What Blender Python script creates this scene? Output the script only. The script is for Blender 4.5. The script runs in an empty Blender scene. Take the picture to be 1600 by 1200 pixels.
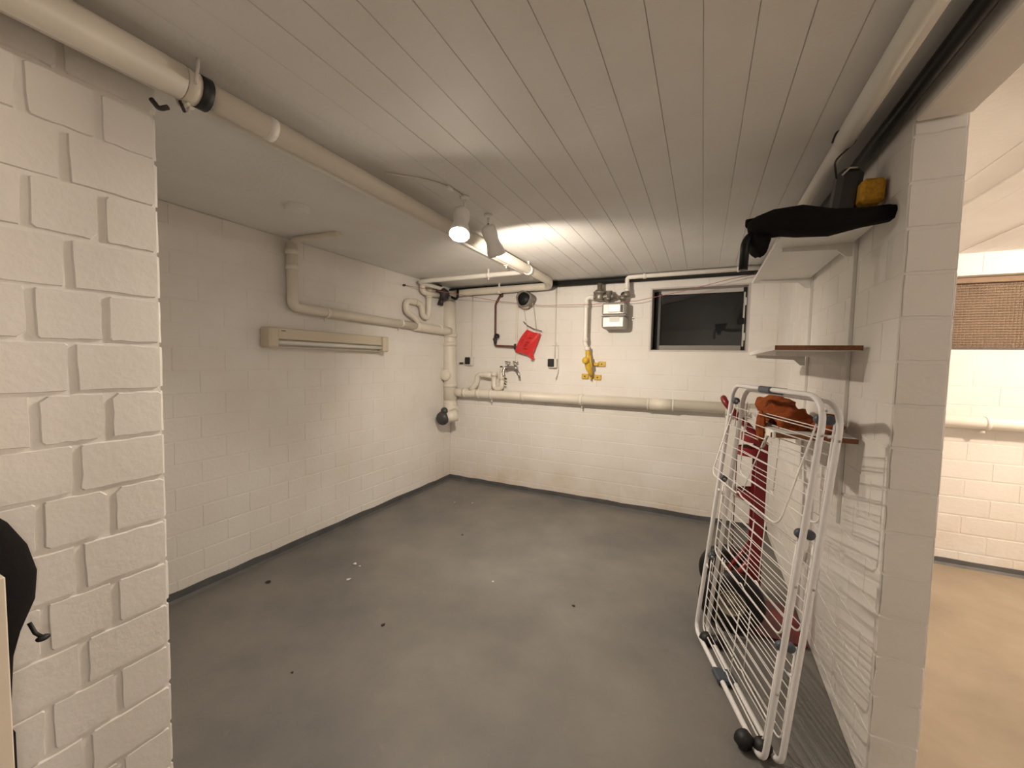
import bpy, math, random
from mathutils import Vector, Matrix, Quaternion

random.seed(7)
SC = bpy.context.scene
COL = SC.collection
PI = math.pi

# ------------------------------------------------------------------ camera
FOCAL_PX = 626.18
RGT = Vector((0.90260, 0.42998, 0.02072))
UPV = Vector((-0.04278, 0.04171, 0.99821))
FWD = Vector((-0.42834, 0.90188, -0.05605))
CAM = Vector((2.4286, -3.5903, 1.2836))
cd = bpy.data.cameras.new('camera')
cd.sensor_fit = 'HORIZONTAL'
cd.sensor_width = 36.0
cd.lens = FOCAL_PX / 1600 * 36.0
cd.clip_start = 0.02
cam = bpy.data.objects.new('camera', cd)
m = Matrix((RGT, UPV, -FWD)).transposed().to_4x4()
m.translation = CAM
cam.matrix_world = m
COL.objects.link(cam)
SC.camera = cam

# ------------------------------------------------------------------ world, exposure
w = bpy.data.worlds.new('night')
SC.world = w
w.use_nodes = True
w.node_tree.nodes['Background'].inputs[0].default_value = (0.010, 0.012, 0.016, 1)
w.node_tree.nodes['Background'].inputs[1].default_value = 1.0
SC.view_settings.view_transform = 'Standard'
SC.view_settings.look = 'None'
SC.view_settings.gamma = 1.0
SC.view_settings.exposure = -0.08
SC.view_settings.use_curve_mapping = False
LAMP_RAD_1 = 1000.0       # radiance of the bulb of the spot turned towards the hall
LENS_RAD_1 = 4600.0       # and of the glowing reflector round it
LAMP_RAD_2 = 700.0       # the same for the spot turned towards the window wall
LENS_RAD_2 = 3000.0
BEAM_2_W = 72.0           # the forward beam of the second spot's reflector
NEIGHBOUR_W = 112.0
HALL_FILL_W = 36.0
LAMP_COL = (1.0, 0.87, 0.72)

# ------------------------------------------------------------------ room dimensions
H = 2.037                 # ceiling
XR = 2.927                # right wall face
TH = 0.115                # its thickness
YE = -2.079               # its end
XP = 1.046                # face of the brick pier wall
YP = -2.987               # its end
YB = -5.6                 # hall end
XN = 6.0                  # far side of the neighbouring bay

# ------------------------------------------------------------------ materials
def new_mat(name):
    mt = bpy.data.materials.new(name)
    mt.use_nodes = True
    nt = mt.node_tree
    return mt, nt, nt.nodes['Principled BSDF']

def plain(name, col, rough=0.5, metal=0.0, noise=0.0, nscale=40.0, bump=0.0, bscale=200.0, spec=0.5):
    mt, nt, b = new_mat(name)
    b.inputs['Roughness'].default_value = rough
    b.inputs['Metallic'].default_value = metal
    b.inputs['Specular IOR Level'].default_value = spec
    c = (col[0], col[1], col[2], 1)
    if noise > 0:
        geo = nt.nodes.new('ShaderNodeNewGeometry')
        n = nt.nodes.new('ShaderNodeTexNoise')
        n.inputs['Scale'].default_value = nscale
        n.inputs['Detail'].default_value = 5
        r = nt.nodes.new('ShaderNodeValToRGB')
        r.color_ramp.elements[0].position = 0.3
        r.color_ramp.elements[1].position = 0.7
        r.color_ramp.elements[0].color = (col[0] * (1 - noise), col[1] * (1 - noise), col[2] * (1 - noise), 1)
        r.color_ramp.elements[1].color = (min(1, col[0] * (1 + noise)), min(1, col[1] * (1 + noise)), min(1, col[2] * (1 + noise)), 1)
        nt.links.new(geo.outputs['Position'], n.inputs['Vector'])
        nt.links.new(n.outputs['Fac'], r.inputs['Fac'])
        nt.links.new(r.outputs['Color'], b.inputs['Base Color'])
    else:
        b.inputs['Base Color'].default_value = c
    if bump > 0:
        geo2 = nt.nodes.new('ShaderNodeNewGeometry')
        n2 = nt.nodes.new('ShaderNodeTexNoise')
        n2.inputs['Scale'].default_value = bscale
        n2.inputs['Detail'].default_value = 4
        bp = nt.nodes.new('ShaderNodeBump')
        bp.inputs['Strength'].default_value = bump
        bp.inputs['Distance'].default_value = 0.004
        nt.links.new(geo2.outputs['Position'], n2.inputs['Vector'])
        nt.links.new(n2.outputs['Fac'], bp.inputs['Height'])
        nt.links.new(bp.outputs['Normal'], b.inputs['Normal'])
    return mt

def paint_mat(name, col, stain=True):
    """white wall paint: soft mottling, brush relief, ochre damp stains low on the wall"""
    mt, nt, b = new_mat(name)
    L = nt.links.new
    b.inputs['Roughness'].default_value = 0.62
    b.inputs['Specular IOR Level'].default_value = 0.25
    geo = nt.nodes.new('ShaderNodeNewGeometry')
    n1 = nt.nodes.new('ShaderNodeTexNoise'); n1.inputs['Scale'].default_value = 3.0; n1.inputs['Detail'].default_value = 5
    L(geo.outputs['Position'], n1.inputs['Vector'])
    r1 = nt.nodes.new('ShaderNodeValToRGB')
    r1.color_ramp.elements[0].position = 0.30; r1.color_ramp.elements[1].position = 0.72
    r1.color_ramp.elements[0].color = (col[0] * .93, col[1] * .91, col[2] * .88, 1)
    r1.color_ramp.elements[1].color = (col[0], col[1], col[2], 1)
    L(n1.outputs['Fac'], r1.inputs['Fac'])
    out = r1.outputs['Color']
    if stain:
        sx = nt.nodes.new('ShaderNodeSeparateXYZ'); L(geo.outputs['Position'], sx.inputs[0])
        mr = nt.nodes.new('ShaderNodeMapRange'); mr.clamp = True
        mr.inputs['From Min'].default_value = 0.42; mr.inputs['From Max'].default_value = 0.05
        L(sx.outputs['Z'], mr.inputs['Value'])
        n2 = nt.nodes.new('ShaderNodeTexNoise'); n2.inputs['Scale'].default_value = 2.6; n2.inputs['Detail'].default_value = 6
        n2.inputs['Roughness'].default_value = 0.65
        L(geo.outputs['Position'], n2.inputs['Vector'])
        r2 = nt.nodes.new('ShaderNodeValToRGB')
        r2.color_ramp.elements[0].position = 0.34; r2.color_ramp.elements[0].color = (0, 0, 0, 1)
        r2.color_ramp.elements[1].position = 0.70; r2.color_ramp.elements[1].color = (1, 1, 1, 1)
        L(n2.outputs['Fac'], r2.inputs['Fac'])
        mm = nt.nodes.new('ShaderNodeMath'); mm.operation = 'MULTIPLY'
        L(mr.outputs['Result'], mm.inputs[0]); L(r2.outputs['Color'], mm.inputs[1])
        # only by the outside wall, where the damp comes through
        my = nt.nodes.new('ShaderNodeMapRange'); my.clamp = True
        my.inputs['From Min'].default_value = -0.5; my.inputs['From Max'].default_value = -0.05
        L(sx.outputs['Y'], my.inputs['Value'])
        m2 = nt.nodes.new('ShaderNodeMath'); m2.operation = 'MULTIPLY'
        L(mm.outputs[0], m2.inputs[0]); L(my.outputs['Result'], m2.inputs[1])
        m3 = nt.nodes.new('ShaderNodeMath'); m3.operation = 'MULTIPLY'; m3.inputs[1].default_value = 0.55
        L(m2.outputs[0], m3.inputs[0])
        mx = nt.nodes.new('ShaderNodeMix'); mx.data_type = 'RGBA'
        mx.inputs['B'].default_value = (0.50, 0.33, 0.17, 1)
        L(m3.outputs[0], mx.inputs['Factor']); L(out, mx.inputs['A'])
        out = mx.outputs['Result']
    L(out, b.inputs['Base Color'])
    nb = nt.nodes.new('ShaderNodeTexNoise'); nb.inputs['Scale'].default_value = 55; nb.inputs['Detail'].default_value = 5
    L(geo.outputs['Position'], nb.inputs['Vector'])
    bp = nt.nodes.new('ShaderNodeBump'); bp.inputs['Strength'].default_value = 0.22; bp.inputs['Distance'].default_value = 0.006
    L(nb.outputs['Fac'], bp.inputs['Height']); L(bp.outputs['Normal'], b.inputs['Normal'])
    return mt

def floor_mat():
    mt, nt, b = new_mat('grey_floor_paint')
    L = nt.links.new
    b.inputs['Specular IOR Level'].default_value = 0.35
    geo = nt.nodes.new('ShaderNodeNewGeometry')
    n1 = nt.nodes.new('ShaderNodeTexNoise'); n1.inputs['Scale'].default_value = 1.7; n1.inputs['Detail'].default_value = 7
    n1.inputs['Roughness'].default_value = 0.62
    L(geo.outputs['Position'], n1.inputs['Vector'])
    r1 = nt.nodes.new('ShaderNodeValToRGB')
    r1.color_ramp.elements[0].position = 0.34; r1.color_ramp.elements[0].color = (0.136, 0.131, 0.124, 1)
    r1.color_ramp.elements[1].position = 0.70; r1.color_ramp.elements[1].color = (0.215, 0.199, 0.178, 1)
    L(n1.outputs['Fac'], r1.inputs['Fac'])
    # the neighbouring bay's floor is lighter and beige
    sx = nt.nodes.new('ShaderNodeSeparateXYZ'); L(geo.outputs['Position'], sx.inputs[0])
    mr = nt.nodes.new('ShaderNodeMapRange'); mr.clamp = True
    mr.inputs['From Min'].default_value = 2.95; mr.inputs['From Max'].default_value = 3.05
    L(sx.outputs['X'], mr.inputs['Value'])
    mx = nt.nodes.new('ShaderNodeMix'); mx.data_type = 'RGBA'
    rb = nt.nodes.new('ShaderNodeValToRGB')
    rb.color_ramp.elements[0].position = 0.34; rb.color_ramp.elements[0].color = (0.25, 0.205, 0.150, 1)
    rb.color_ramp.elements[1].position = 0.68; rb.color_ramp.elements[1].color = (0.36, 0.295, 0.220, 1)
    L(n1.outputs['Fac'], rb.inputs['Fac']); L(rb.outputs['Color'], mx.inputs['B'])
    L(mr.outputs['Result'], mx.inputs['Factor']); L(r1.outputs['Color'], mx.inputs['A'])
    # scattered whitish scuffs
    n3 = nt.nodes.new('ShaderNodeTexNoise'); n3.inputs['Scale'].default_value = 9; n3.inputs['Detail'].default_value = 8
    n3.inputs['Roughness'].default_value = 0.75
    L(geo.outputs['Position'], n3.inputs['Vector'])
    r3 = nt.nodes.new('ShaderNodeValToRGB')
    r3.color_ramp.elements[0].position = 0.60; r3.color_ramp.elements[0].color = (0, 0, 0, 1)
    r3.color_ramp.elements[1].position = 0.80; r3.color_ramp.elements[1].color = (.5, .5, .5, 1)
    L(n3.outputs['Fac'], r3.inputs['Fac'])
    m2 = nt.nodes.new('ShaderNodeMix'); m2.data_type = 'RGBA'; m2.inputs['B'].default_value = (0.30, 0.28, 0.25, 1)
    L(r3.outputs['Color'], m2.inputs['Factor']); L(mx.outputs['Result'], m2.inputs['A'])
    L(m2.outputs['Result'], b.inputs['Base Color'])
    n4 = nt.nodes.new('ShaderNodeTexNoise'); n4.inputs['Scale'].default_value = 5; n4.inputs['Detail'].default_value = 6
    L(geo.outputs['Position'], n4.inputs['Vector'])
    r4 = nt.nodes.new('ShaderNodeMapRange'); r4.inputs['To Min'].default_value = 0.42; r4.inputs['To Max'].default_value = 0.72
    L(n4.outputs['Fac'], r4.inputs['Value']); L(r4.outputs['Result'], b.inputs['Roughness'])
    nb = nt.nodes.new('ShaderNodeTexNoise'); nb.inputs['Scale'].default_value = 90; nb.inputs['Detail'].default_value = 4
    L(geo.outputs['Position'], nb.inputs['Vector'])
    bp = nt.nodes.new('ShaderNodeBump'); bp.inputs['Strength'].default_value = 0.25; bp.inputs['Distance'].default_value = 0.003
    L(nb.outputs['Fac'], bp.inputs['Height']); L(bp.outputs['Normal'], b.inputs['Normal'])
    return mt

M = {}
M['paint'] = paint_mat('white_wall_paint', (0.80, 0.775, 0.745))
M['ceil'] = paint_mat('white_ceiling_paint', (0.79, 0.785, 0.775), stain=False)
M['floor'] = floor_mat()
M['skirt'] = plain('grey_skirting_paint', (0.085, 0.085, 0.086), 0.55, noise=0.22, nscale=9, bump=.2)
M['pipe'] = plain('cream_pipe_paint', (0.72, 0.67, 0.58), 0.42, noise=0.05, nscale=7)
M['pipewhite'] = plain('white_pipe_paint', (0.80, 0.77, 0.71), 0.40, noise=0.04, nscale=8)
M['black'] = plain('black_rubber', (0.008, 0.008, 0.008), 0.55)
M['blackgloss'] = plain('black_plastic_gloss', (0.006, 0.006, 0.006), 0.42, spec=.3)
M['blackcloth'] = plain('black_cloth', (0.010, 0.009, 0.009), 0.95, bump=.5, bscale=60, spec=.1)
M['darkiron'] = plain('dark_iron', (0.055, 0.045, 0.045), 0.5, 0.4, noise=.3, nscale=40)
M['darkgrey'] = plain('dark_grey_plastic', (0.045, 0.043, 0.045), 0.45)
M['rust'] = plain('rusty_red_iron', (0.12, 0.042, 0.030), 0.55, 0.1, noise=.35, nscale=40)
M['chrome'] = plain('dull_chrome', (0.42, 0.40, 0.38), 0.32, 0.85)
M['steel'] = plain('grey_steel', (0.27, 0.25, 0.21), 0.45, 0.6, noise=.12, nscale=50)
M['meter'] = plain('silver_grey_lacquer', (0.40, 0.385, 0.35), 0.42, 0.3)
M['label'] = plain('white_label', (0.86, 0.85, 0.80), 0.35)
M['greylabel'] = plain('grey_plate', (0.42, 0.40, 0.37), 0.4)
M['yellow'] = plain('yellow_lacquer', (0.62, 0.40, 0.035), 0.42, noise=.12, nscale=40)
M['ochre'] = plain('yellow_sponge', (0.60, 0.32, 0.03), 0.9, noise=.2, nscale=90, bump=.4)
M['red'] = plain('red_lacquer', (0.17, 0.007, 0.011), 0.36, noise=.15, nscale=25)
M['redfoil'] = plain('red_plastic_foil', (0.62, 0.035, 0.035), 0.25, noise=.1, nscale=20)
M['print'] = plain('dark_print', (0.16, 0.012, 0.02), 0.5)
M['orange'] = plain('rust_orange_fleece', (0.25, 0.062, 0.018), 0.95, noise=.25, nscale=18, bump=.6, bscale=90, spec=.1)
M['rackwhite'] = plain('white_enamel', (0.78, 0.765, 0.765), 0.30)
M['wire'] = plain('white_coated_wire', (0.80, 0.77, 0.74), 0.32)
M['blueGrey'] = plain('blue_grey_plastic', (0.070, 0.085, 0.110), 0.45)
M['laminate'] = plain('white_laminate', (0.76, 0.74, 0.70), 0.40, noise=.03, nscale=5)
M['chip'] = plain('raw_chipboard', (0.20, 0.085, 0.035), 0.85, noise=.3, nscale=160)
M['fixture'] = plain('yellowed_cream_plastic', (0.62, 0.55, 0.43), 0.40)
M['tube'] = plain('frosted_lamp_tube', (0.80, 0.78, 0.73), 0.25)
M['string'] = plain('pink_red_string', (0.42, 0.13, 0.11), 0.8)
M['cable'] = plain('white_cable', (0.70, 0.66, 0.60), 0.5)
M['winframe'] = plain('black_steel_frame', (0.018, 0.018, 0.018), 0.4, 0.3)
M['reveal'] = plain('grey_white_reveal', (0.55, 0.52, 0.49), 0.6, noise=.06, nscale=6)
M['shaft'] = plain('dark_shaft', (0.13, 0.13, 0.132), 0.9)
M['greyrail'] = plain('grey_window_rail', (0.26, 0.24, 0.21), 0.6)
M['rag'] = plain('grey_foam', (0.24, 0.22, 0.20), 0.9, noise=.2, nscale=40)
M['mesh'] = plain('brown_wire_mesh', (0.20, 0.135, 0.085), 0.6)
M['brownboard'] = plain('brown_board', (0.25, 0.175, 0.115), 0.8, noise=.15, nscale=8)
M['card'] = plain('beige_label', (0.50, 0.36, 0.25), 0.6)
M['hub'] = plain('steel_wheel_rim', (0.30, 0.28, 0.22), 0.35, 0.6)
M['crumb'] = plain('white_plaster', (0.72, 0.70, 0.66), 0.8)
M['dirt'] = plain('dark_dirt', (0.04, 0.03, 0.022), 0.9)
M['spot'] = plain('white_lamp_lacquer', (0.80, 0.78, 0.75), 0.35)
M['door'] = plain('cream_board', (0.74, 0.66, 0.55), 0.45, noise=.04, nscale=6)

gm, gnt, gb = new_mat('window_glass')
gb.inputs['Base Color'].default_value = (0.75, 0.78, 0.8, 1)
gb.inputs['Roughness'].default_value = 0.015
gb.inputs['Transmission Weight'].default_value = 1.0
gb.inputs['IOR'].default_value = 1.5
M['glass'] = gm

def emission_mat(name, col, s):
    mt = bpy.data.materials.new(name); mt.use_nodes = True
    nt = mt.node_tree; nt.nodes.clear()
    e = nt.nodes.new('ShaderNodeEmission'); o = nt.nodes.new('ShaderNodeOutputMaterial')
    e.inputs[0].default_value = (*col, 1); e.inputs[1].default_value = s
    nt.links.new(e.outputs[0], o.inputs[0])
    return mt
M['bulb1'] = emission_mat('lit_bulb_hall', LAMP_COL, LAMP_RAD_1)
M['bulb2'] = emission_mat('lit_bulb_window', LAMP_COL, LAMP_RAD_2)
M['lens1'] = emission_mat('lit_reflector_hall', LAMP_COL, LENS_RAD_1)
M['lens2'] = emission_mat('lit_reflector_window', LAMP_COL, LENS_RAD_2)

# ------------------------------------------------------------------ mesh helpers
class MB:
    """collects vertices and faces; build() links them as ONE mesh object"""
    def __init__(s):
        s.v = []; s.f = []; s.sm = []
    def add(s, verts, faces, smooth=False):
        o = len(s.v)
        s.v += [tuple(q) for q in verts]
        s.f += [tuple(o + i for i in f) for f in faces]
        s.sm += [smooth] * len(faces)
        return s
    def box(s, c, d, rot=None, bev=0.0):
        x, y, z = d[0] / 2, d[1] / 2, d[2] / 2
        if bev <= 0:
            vs = [Vector((a * x, b * y, e * z)) for a in (-1, 1) for b in (-1, 1) for e in (-1, 1)]
            fs = [(0, 1, 3, 2), (4, 6, 7, 5), (0, 4, 5, 1), (2, 3, 7, 6), (0, 2, 6, 4), (1, 5, 7, 3)]
        else:
            vs = []; idx = {}
            for a in (-1, 1):
                for b in (-1, 1):
                    for e in (-1, 1):
                        for ax in range(3):
                            p = [a * x, b * y, e * z]
                            for k in range(3):
                                if k != ax:
                                    p[k] -= (a, b, e)[k] * bev
                            idx[(a, b, e, ax)] = len(vs); vs.append(Vector(p))
            fs = []
            def q(*k): fs.append(tuple(idx[i] for i in k))
            for sg in (-1, 1):
                o = [(-1, -1), (1, -1), (1, 1), (-1, 1)]
                if sg < 0: o = o[::-1]
                q(*[(sg, b, e, 0) for b, e in o])
                q(*[(b, sg, e, 1) for b, e in o[::-1]])
                q(*[(b, e, sg, 2) for b, e in o])
            for a in (-1, 1):
                for b in (-1, 1):
                    t = [((a, b, -1, 0)), ((a, b, -1, 1)), ((a, b, 1, 1)), ((a, b, 1, 0))]
                    q(*(t if a * b > 0 else t[::-1]))
                    t = [((a, -1, b, 0)), ((a, 1, b, 0)), ((a, 1, b, 2)), ((a, -1, b, 2))]
                    q(*(t if a * b > 0 else t[::-1]))
                    t = [((-1, a, b, 1)), ((-1, a, b, 2)), ((1, a, b, 2)), ((1, a, b, 1))]
                    q(*(t if a * b > 0 else t[::-1]))
                    for e in (-1, 1):
                        t = [(a, b, e, 0), (a, b, e, 1), (a, b, e, 2)]
                        q(*(t if a * b * e > 0 else t[::-1]))
        c = Vector(c)
        if rot is not None:
            vs = [rot @ p for p in vs]
        return s.add([p + c for p in vs], fs)
    def tube(s, pts, r, seg=10, fillet=0.0, closed=False, caps=True, oval=None, up=None, fseg=5):
        pts = [Vector(p) for p in pts]
        if fillet > 0:
            out = []; n = len(pts); rl = []
            rin = r if isinstance(r, (list, tuple)) else [r] * n
            for i in range(n):
                if not closed and i in (0, n - 1):
                    out.append(pts[i]); rl.append(rin[i]); continue
                a, b, c = pts[i - 1], pts[i], pts[(i + 1) % n]
                d1 = (a - b); d2 = (c - b)
                l = min(fillet, d1.length * 0.49, d2.length * 0.49)
                p1 = b + d1.normalized() * l; p2 = b + d2.normalized() * l
                for k in range(fseg + 1):
                    t = k / fseg
                    out.append(p1 * (1 - t) ** 2 + b * 2 * t * (1 - t) + p2 * t * t)
                    rl.append(rin[i])
            pts = out; r = rl
        n = len(pts)
        rs = r if isinstance(r, (list, tuple)) else [r] * n
        T = []
        for i in range(n):
            if closed:
                t = pts[(i + 1) % n] - pts[i - 1]
            else:
                t = pts[min(i + 1, n - 1)] - pts[max(i - 1, 0)]
            T.append(t.normalized())
        ref = Vector(up) if up is not None else (Vector((0, 0, 1)) if abs(T[0].z) < 0.9 else Vector((1, 0, 0)))
        vs = []
        nrm = (ref - T[0] * ref.dot(T[0])).normalized()
        for i in range(n):
            if up is not None:
                q = ref - T[i] * ref.dot(T[i])
                nrm = q.normalized() if q.length > 1e-4 else nrm
            else:
                nrm = (nrm - T[i] * nrm.dot(T[i])).normalized()
            bn = T[i].cross(nrm)
            for k in range(seg):
                a = 2 * PI * k / seg
                ra, rb = (rs[i], rs[i]) if oval is None else (oval[i][0], oval[i][1]) if isinstance(oval, list) else oval
                vs.append(pts[i] + nrm * (math.cos(a) * ra) + bn * (math.sin(a) * rb))
        fs = []
        rings = n if closed else n - 1
        for i in range(rings):
            for k in range(seg):
                a = i * seg + k; b = i * seg + (k + 1) % seg
                c = ((i + 1) % n) * seg + (k + 1) % seg; d = ((i + 1) % n) * seg + k
                fs.append((a, b, c, d))
        s.add(vs, fs, True)
        if caps and not closed:
            o = len(s.v) - len(vs)
            s.f.append(tuple(o + k for k in range(seg))[::-1]); s.sm.append(False)
            s.f.append(tuple(o + (n - 1) * seg + k for k in range(seg))); s.sm.append(False)
        return s
    def cyl(s, a, b, r, seg=16, r2=None):
        return s.tube([a, b], [r, r if r2 is None else r2], seg=seg)
    def lathe(s, prof, c, axis=(0, 0, 1), seg=24, smooth=True):
        """prof: (radius, height) along axis"""
        q = Vector((0, 0, 1)).rotation_difference(Vector(axis).normalized())
        c = Vector(c); vs = []; fs = []; n = len(prof)
        for (r, h) in prof:
            for k in range(seg):
                a = 2 * PI * k / seg
                vs.append(c + q @ Vector((r * math.cos(a), r * math.sin(a), h)))
        for i in range(n - 1):
            for k in range(seg):
                fs.append((i * seg + k, i * seg + (k + 1) % seg, (i + 1) * seg + (k + 1) % seg, (i + 1) * seg + k))
        s.add(vs, fs, smooth)
        return s
    def ball(s, c, r, seg=16, rings=10, sc=(1, 1, 1), fn=None):
        c = Vector(c); vs = []; fs = []
        for i in range(rings + 1):
            th = PI * i / rings
            for k in range(seg):
                ph = 2 * PI * k / seg
                d = Vector((math.sin(th) * math.cos(ph), math.sin(th) * math.sin(ph), math.cos(th)))
                rr = r * (fn(d) if fn else 1.0)
                vs.append(c + Vector((d.x * sc[0], d.y * sc[1], d.z * sc[2])) * rr)
        for i in range(rings):
            for k in range(seg):
                fs.append((i * seg + k, (i + 1) * seg + k, (i + 1) * seg + (k + 1) % seg, i * seg + (k + 1) % seg))
        return s.add(vs, fs, True)
    def quad(s, a, b, c, d):
        return s.add([a, b, c, d], [(0, 1, 2, 3)])
    def mesh(s, name):
        me = bpy.data.meshes.new(name)
        me.from_pydata(s.v, [], s.f)
        me.polygons.foreach_set('use_smooth', s.sm)
        me.update()
        return me
    def build(s, name, mat, parent=None):
        me = s.mesh(name)
        me.materials.append(mat if not isinstance(mat, str) else M[mat])
        o = bpy.data.objects.new(name, me)
        COL.objects.link(o)
        if parent is not None:
            o.parent = parent
        return o

def link_mesh(name, me, parent, loc=(0, 0, 0), rot=None):
    o = bpy.data.objects.new(name, me)
    COL.objects.link(o)
    o.parent = parent
    if rot is None:
        o.location = loc
    else:
        mm = rot.to_4x4(); mm.translation = Vector(loc); o.matrix_local = mm
    return o

def thing(name, label, cat, loc=(0, 0, 0), group=None):
    o = bpy.data.objects.new(name, None)
    o.empty_display_size = 0.05
    COL.objects.link(o)
    o.location = loc
    o['label'] = label; o['category'] = cat
    if group: o['group'] = group
    return o

def tag(o, label, cat, group=None):
    o['label'] = label; o['category'] = cat
    if group: o['group'] = group
    return o

def structure(o, label=None, cat=None):
    o['kind'] = 'structure'
    if label: o['label'] = label
    if cat: o['category'] = cat
    return o

class Local:
    """shifts a builder so that world coordinates can be used for children of an unrotated Empty"""
    def __init__(s, root): s.root = root; s.o = Vector(root.location)
    def put(s, mb, name, mat, parent=None):
        ob = mb.build(name, mat)
        me = ob.data
        base = s.o
        me.transform(Matrix.Translation(-base))
        ob.parent = parent if parent is not None else s.root
        return ob

def thing_at(name, label, cat, loc, group=None):
    t = thing(name, label, cat, loc, group)
    return t, Local(t)

# ------------------------------------------------------------------ bricks
_bricks = {}
def brick_mesh(wd, ht, mat, rough, joint, depth, var):
    key = (round(wd, 3), round(ht, 3), mat, rough, var)
    if key in _bricks: return _bricks[key]
    jx, jz = joint if isinstance(joint, tuple) else (joint, joint)
    rd = random.Random(hash((round(wd * 1000), round(ht * 1000), var, int(rough * 1e5))) & 0xffff)
    w2, h2 = wd / 2 - jx / 2, ht / 2 - jz / 2
    fine = rough > .0025
    c = min(0.007 if fine else .004, 0.2 * h2)
    j = lambda: rd.uniform(-rough, rough * .3)
    ol = []
    nl = 5 if fine else 1              # extra points on the long edges
    ns = 2 if fine else 0
    cs = [(-1, -1), (1, -1), (1, 1), (-1, 1)]
    chip = [rd.choice((.4, .5, .6, .8, 1.0, 2.0) if rough > .0032 else (.25, .35, .5)) * c for _ in range(4)]
    for i, (a, b) in enumerate(cs):
        p = chip[i]; q = cs[(i + 1) % 4]; pn = chip[(i + 1) % 4]
        if i % 2 == 0:                 # bottom or top edge follows this corner
            ol += [(a * (w2 + j()), b * (h2 - p)), (a * (w2 - p), b * (h2 + j() * .6))]
            for k in range(1, nl + 1):
                t = k / (nl + 1)
                ol.append((a * (w2 - p) * (1 - t) + q[0] * (w2 - pn) * t, b * (h2 + j() * .8)))
        else:                          # a side edge follows
            ol += [(a * (w2 - p), b * (h2 + j() * .6)), (a * (w2 + j()), b * (h2 - p))]
            for k in range(1, ns + 1):
                t = k / (ns + 1)
                ol.append((a * (w2 + j()), b * (h2 - p) * (1 - t) + q[1] * (h2 - pn) * t))
    n = len(ol)
    bev = min(0.0035, depth * .9)
    def ring(ins, y):
        return [(x - math.copysign(min(ins, abs(x)), x), y, z - math.copysign(min(ins, abs(z)), z)) for x, z in ol]
    vs = ring(bev, 0.0) + ring(-bev * .3, depth)
    fs = [tuple(range(n))]
    for k in range(n):
        fs.append((k, (k + 1) % n, n + (k + 1) % n, n + k)[::-1])
    me = bpy.data.meshes.new('brick')
    me.from_pydata(vs, [], fs)
    me.polygons.foreach_set('use_smooth', [False] * (n + 1))
    me.materials.append(M[mat])
    me.update()
    _bricks[key] = me
    return me

def lay_bricks(parent, origin, udir, ndir, length, courses, z0, bond, mat='paint', rough=0.002,
               joint=0.008, depth=0.006, holes=(), proud=0.0012, pier=None):
    """courses of bricks on a wall face: origin + u*udir, face normal ndir; bricks stand proud of the mortar plane"""
    u = Vector(udir); nn = Vector(ndir)
    R3 = Matrix((u, -nn, Vector((0, 0, 1)))).transposed()
    org = Vector(origin)
    rd = random.Random(int(length * 1000) + len(courses) * 7)
    nb = 0
    for ci, (za, zb) in enumerate(courses):
        x = 0.0
        seq = bond(ci)
        k = 0
        while x < length - 0.02:
            wd = seq[k] if k < len(seq) else 0.25
            k += 1
            xb = min(x + wd, length)
            if length - xb < 0.04: xb = length
            spans = [(x, xb)]
            for (ha, hb, hz0, hz1) in holes:
                if zb - 0.01 <= hz0 or za + 0.01 >= hz1: continue
                ns = []
                for a, b in spans:
                    if b <= ha or a >= hb: ns.append((a, b)); continue
                    if ha - a > .025: ns.append((a, ha))
                    if b - hb > .025: ns.append((hb, b))
                spans = ns
            for a, b in spans:
                zc0, zc1 = za, zb
                me = brick_mesh(round(b - a, 3), round(zc1 - zc0, 3), mat, rough, joint, depth + .002, rd.randrange(4))
                pr = rd.uniform(-proud, proud)
                p = org + u * ((a + b) / 2) + nn * pr
                p.z = (zc0 + zc1) / 2
                link_mesh('brick', me, parent, p, R3)
                nb += 1
            x = xb
    return nb

def course_list(z0, pitch, top, first=None):
    out = []; z = z0
    while z < top - 0.02:
        zt = min(z + pitch, top)
        if top - zt < .03: zt = top
        out.append((z, zt)); z = zt
    return out

# ================================================================== STRUCTURE
# floor
f = MB().box((XN / 2, YB / 2, -0.06), (XN + .4, -YB + .4, 0.12)).build('floor', 'floor')
structure(f, 'grey painted concrete floor of the cellar room', 'floor')

# ceiling: concrete cast on boards, so every board has left its own strip
cl = MB().box((XN / 2, YB / 2, H + 0.09), (XN + .4, -YB + .4, 0.17)).build('ceiling', 'ceil')
structure(cl, 'white painted concrete ceiling with board marks', 'ceiling')
rd = random.Random(3)
def ceiling_strip(x0, x1, y0, y1, dz, joint=.0013):
    g = 0.0005
    a, b = x0 + g, x1 - g
    z1, z0 = H + joint, H + dz
    e = 0.0012
    vs = [(a, y0, z1), (b, y0, z1), (b, y1, z1), (a, y1, z1), (a + e, y0, z0), (b - e, y0, z0), (b - e, y1, z0), (a + e, y1, z0)]
    fs = [(4, 7, 6, 5), (0, 4, 5, 1), (2, 6, 7, 3), (1, 5, 6, 2), (3, 7, 4, 0)]
    MB().add(vs, fs).build('board_strip', 'ceil', cl)
ceiling_strip(0.0, 1.30, YB, 0.0, 0.0)
x = 1.30
while x < XR + TH - .03:
    wd = rd.choice((0.105, 0.112, 0.118, 0.108))
    x1 = min(x + wd, XR + TH)
    if XR + TH - x1 < .05: x1 = XR + TH
    ceiling_strip(x, x1, YB, 0.0, rd.uniform(-0.0008, 0.0008))
    x = x1
while x < 5.6:
    wd = rd.choice((0.10, 0.125, 0.11, 0.15))
    ceiling_strip(x, x + wd, YB, 0.0, rd.uniform(-0.007, 0.001), .005)
    x += wd

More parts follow.
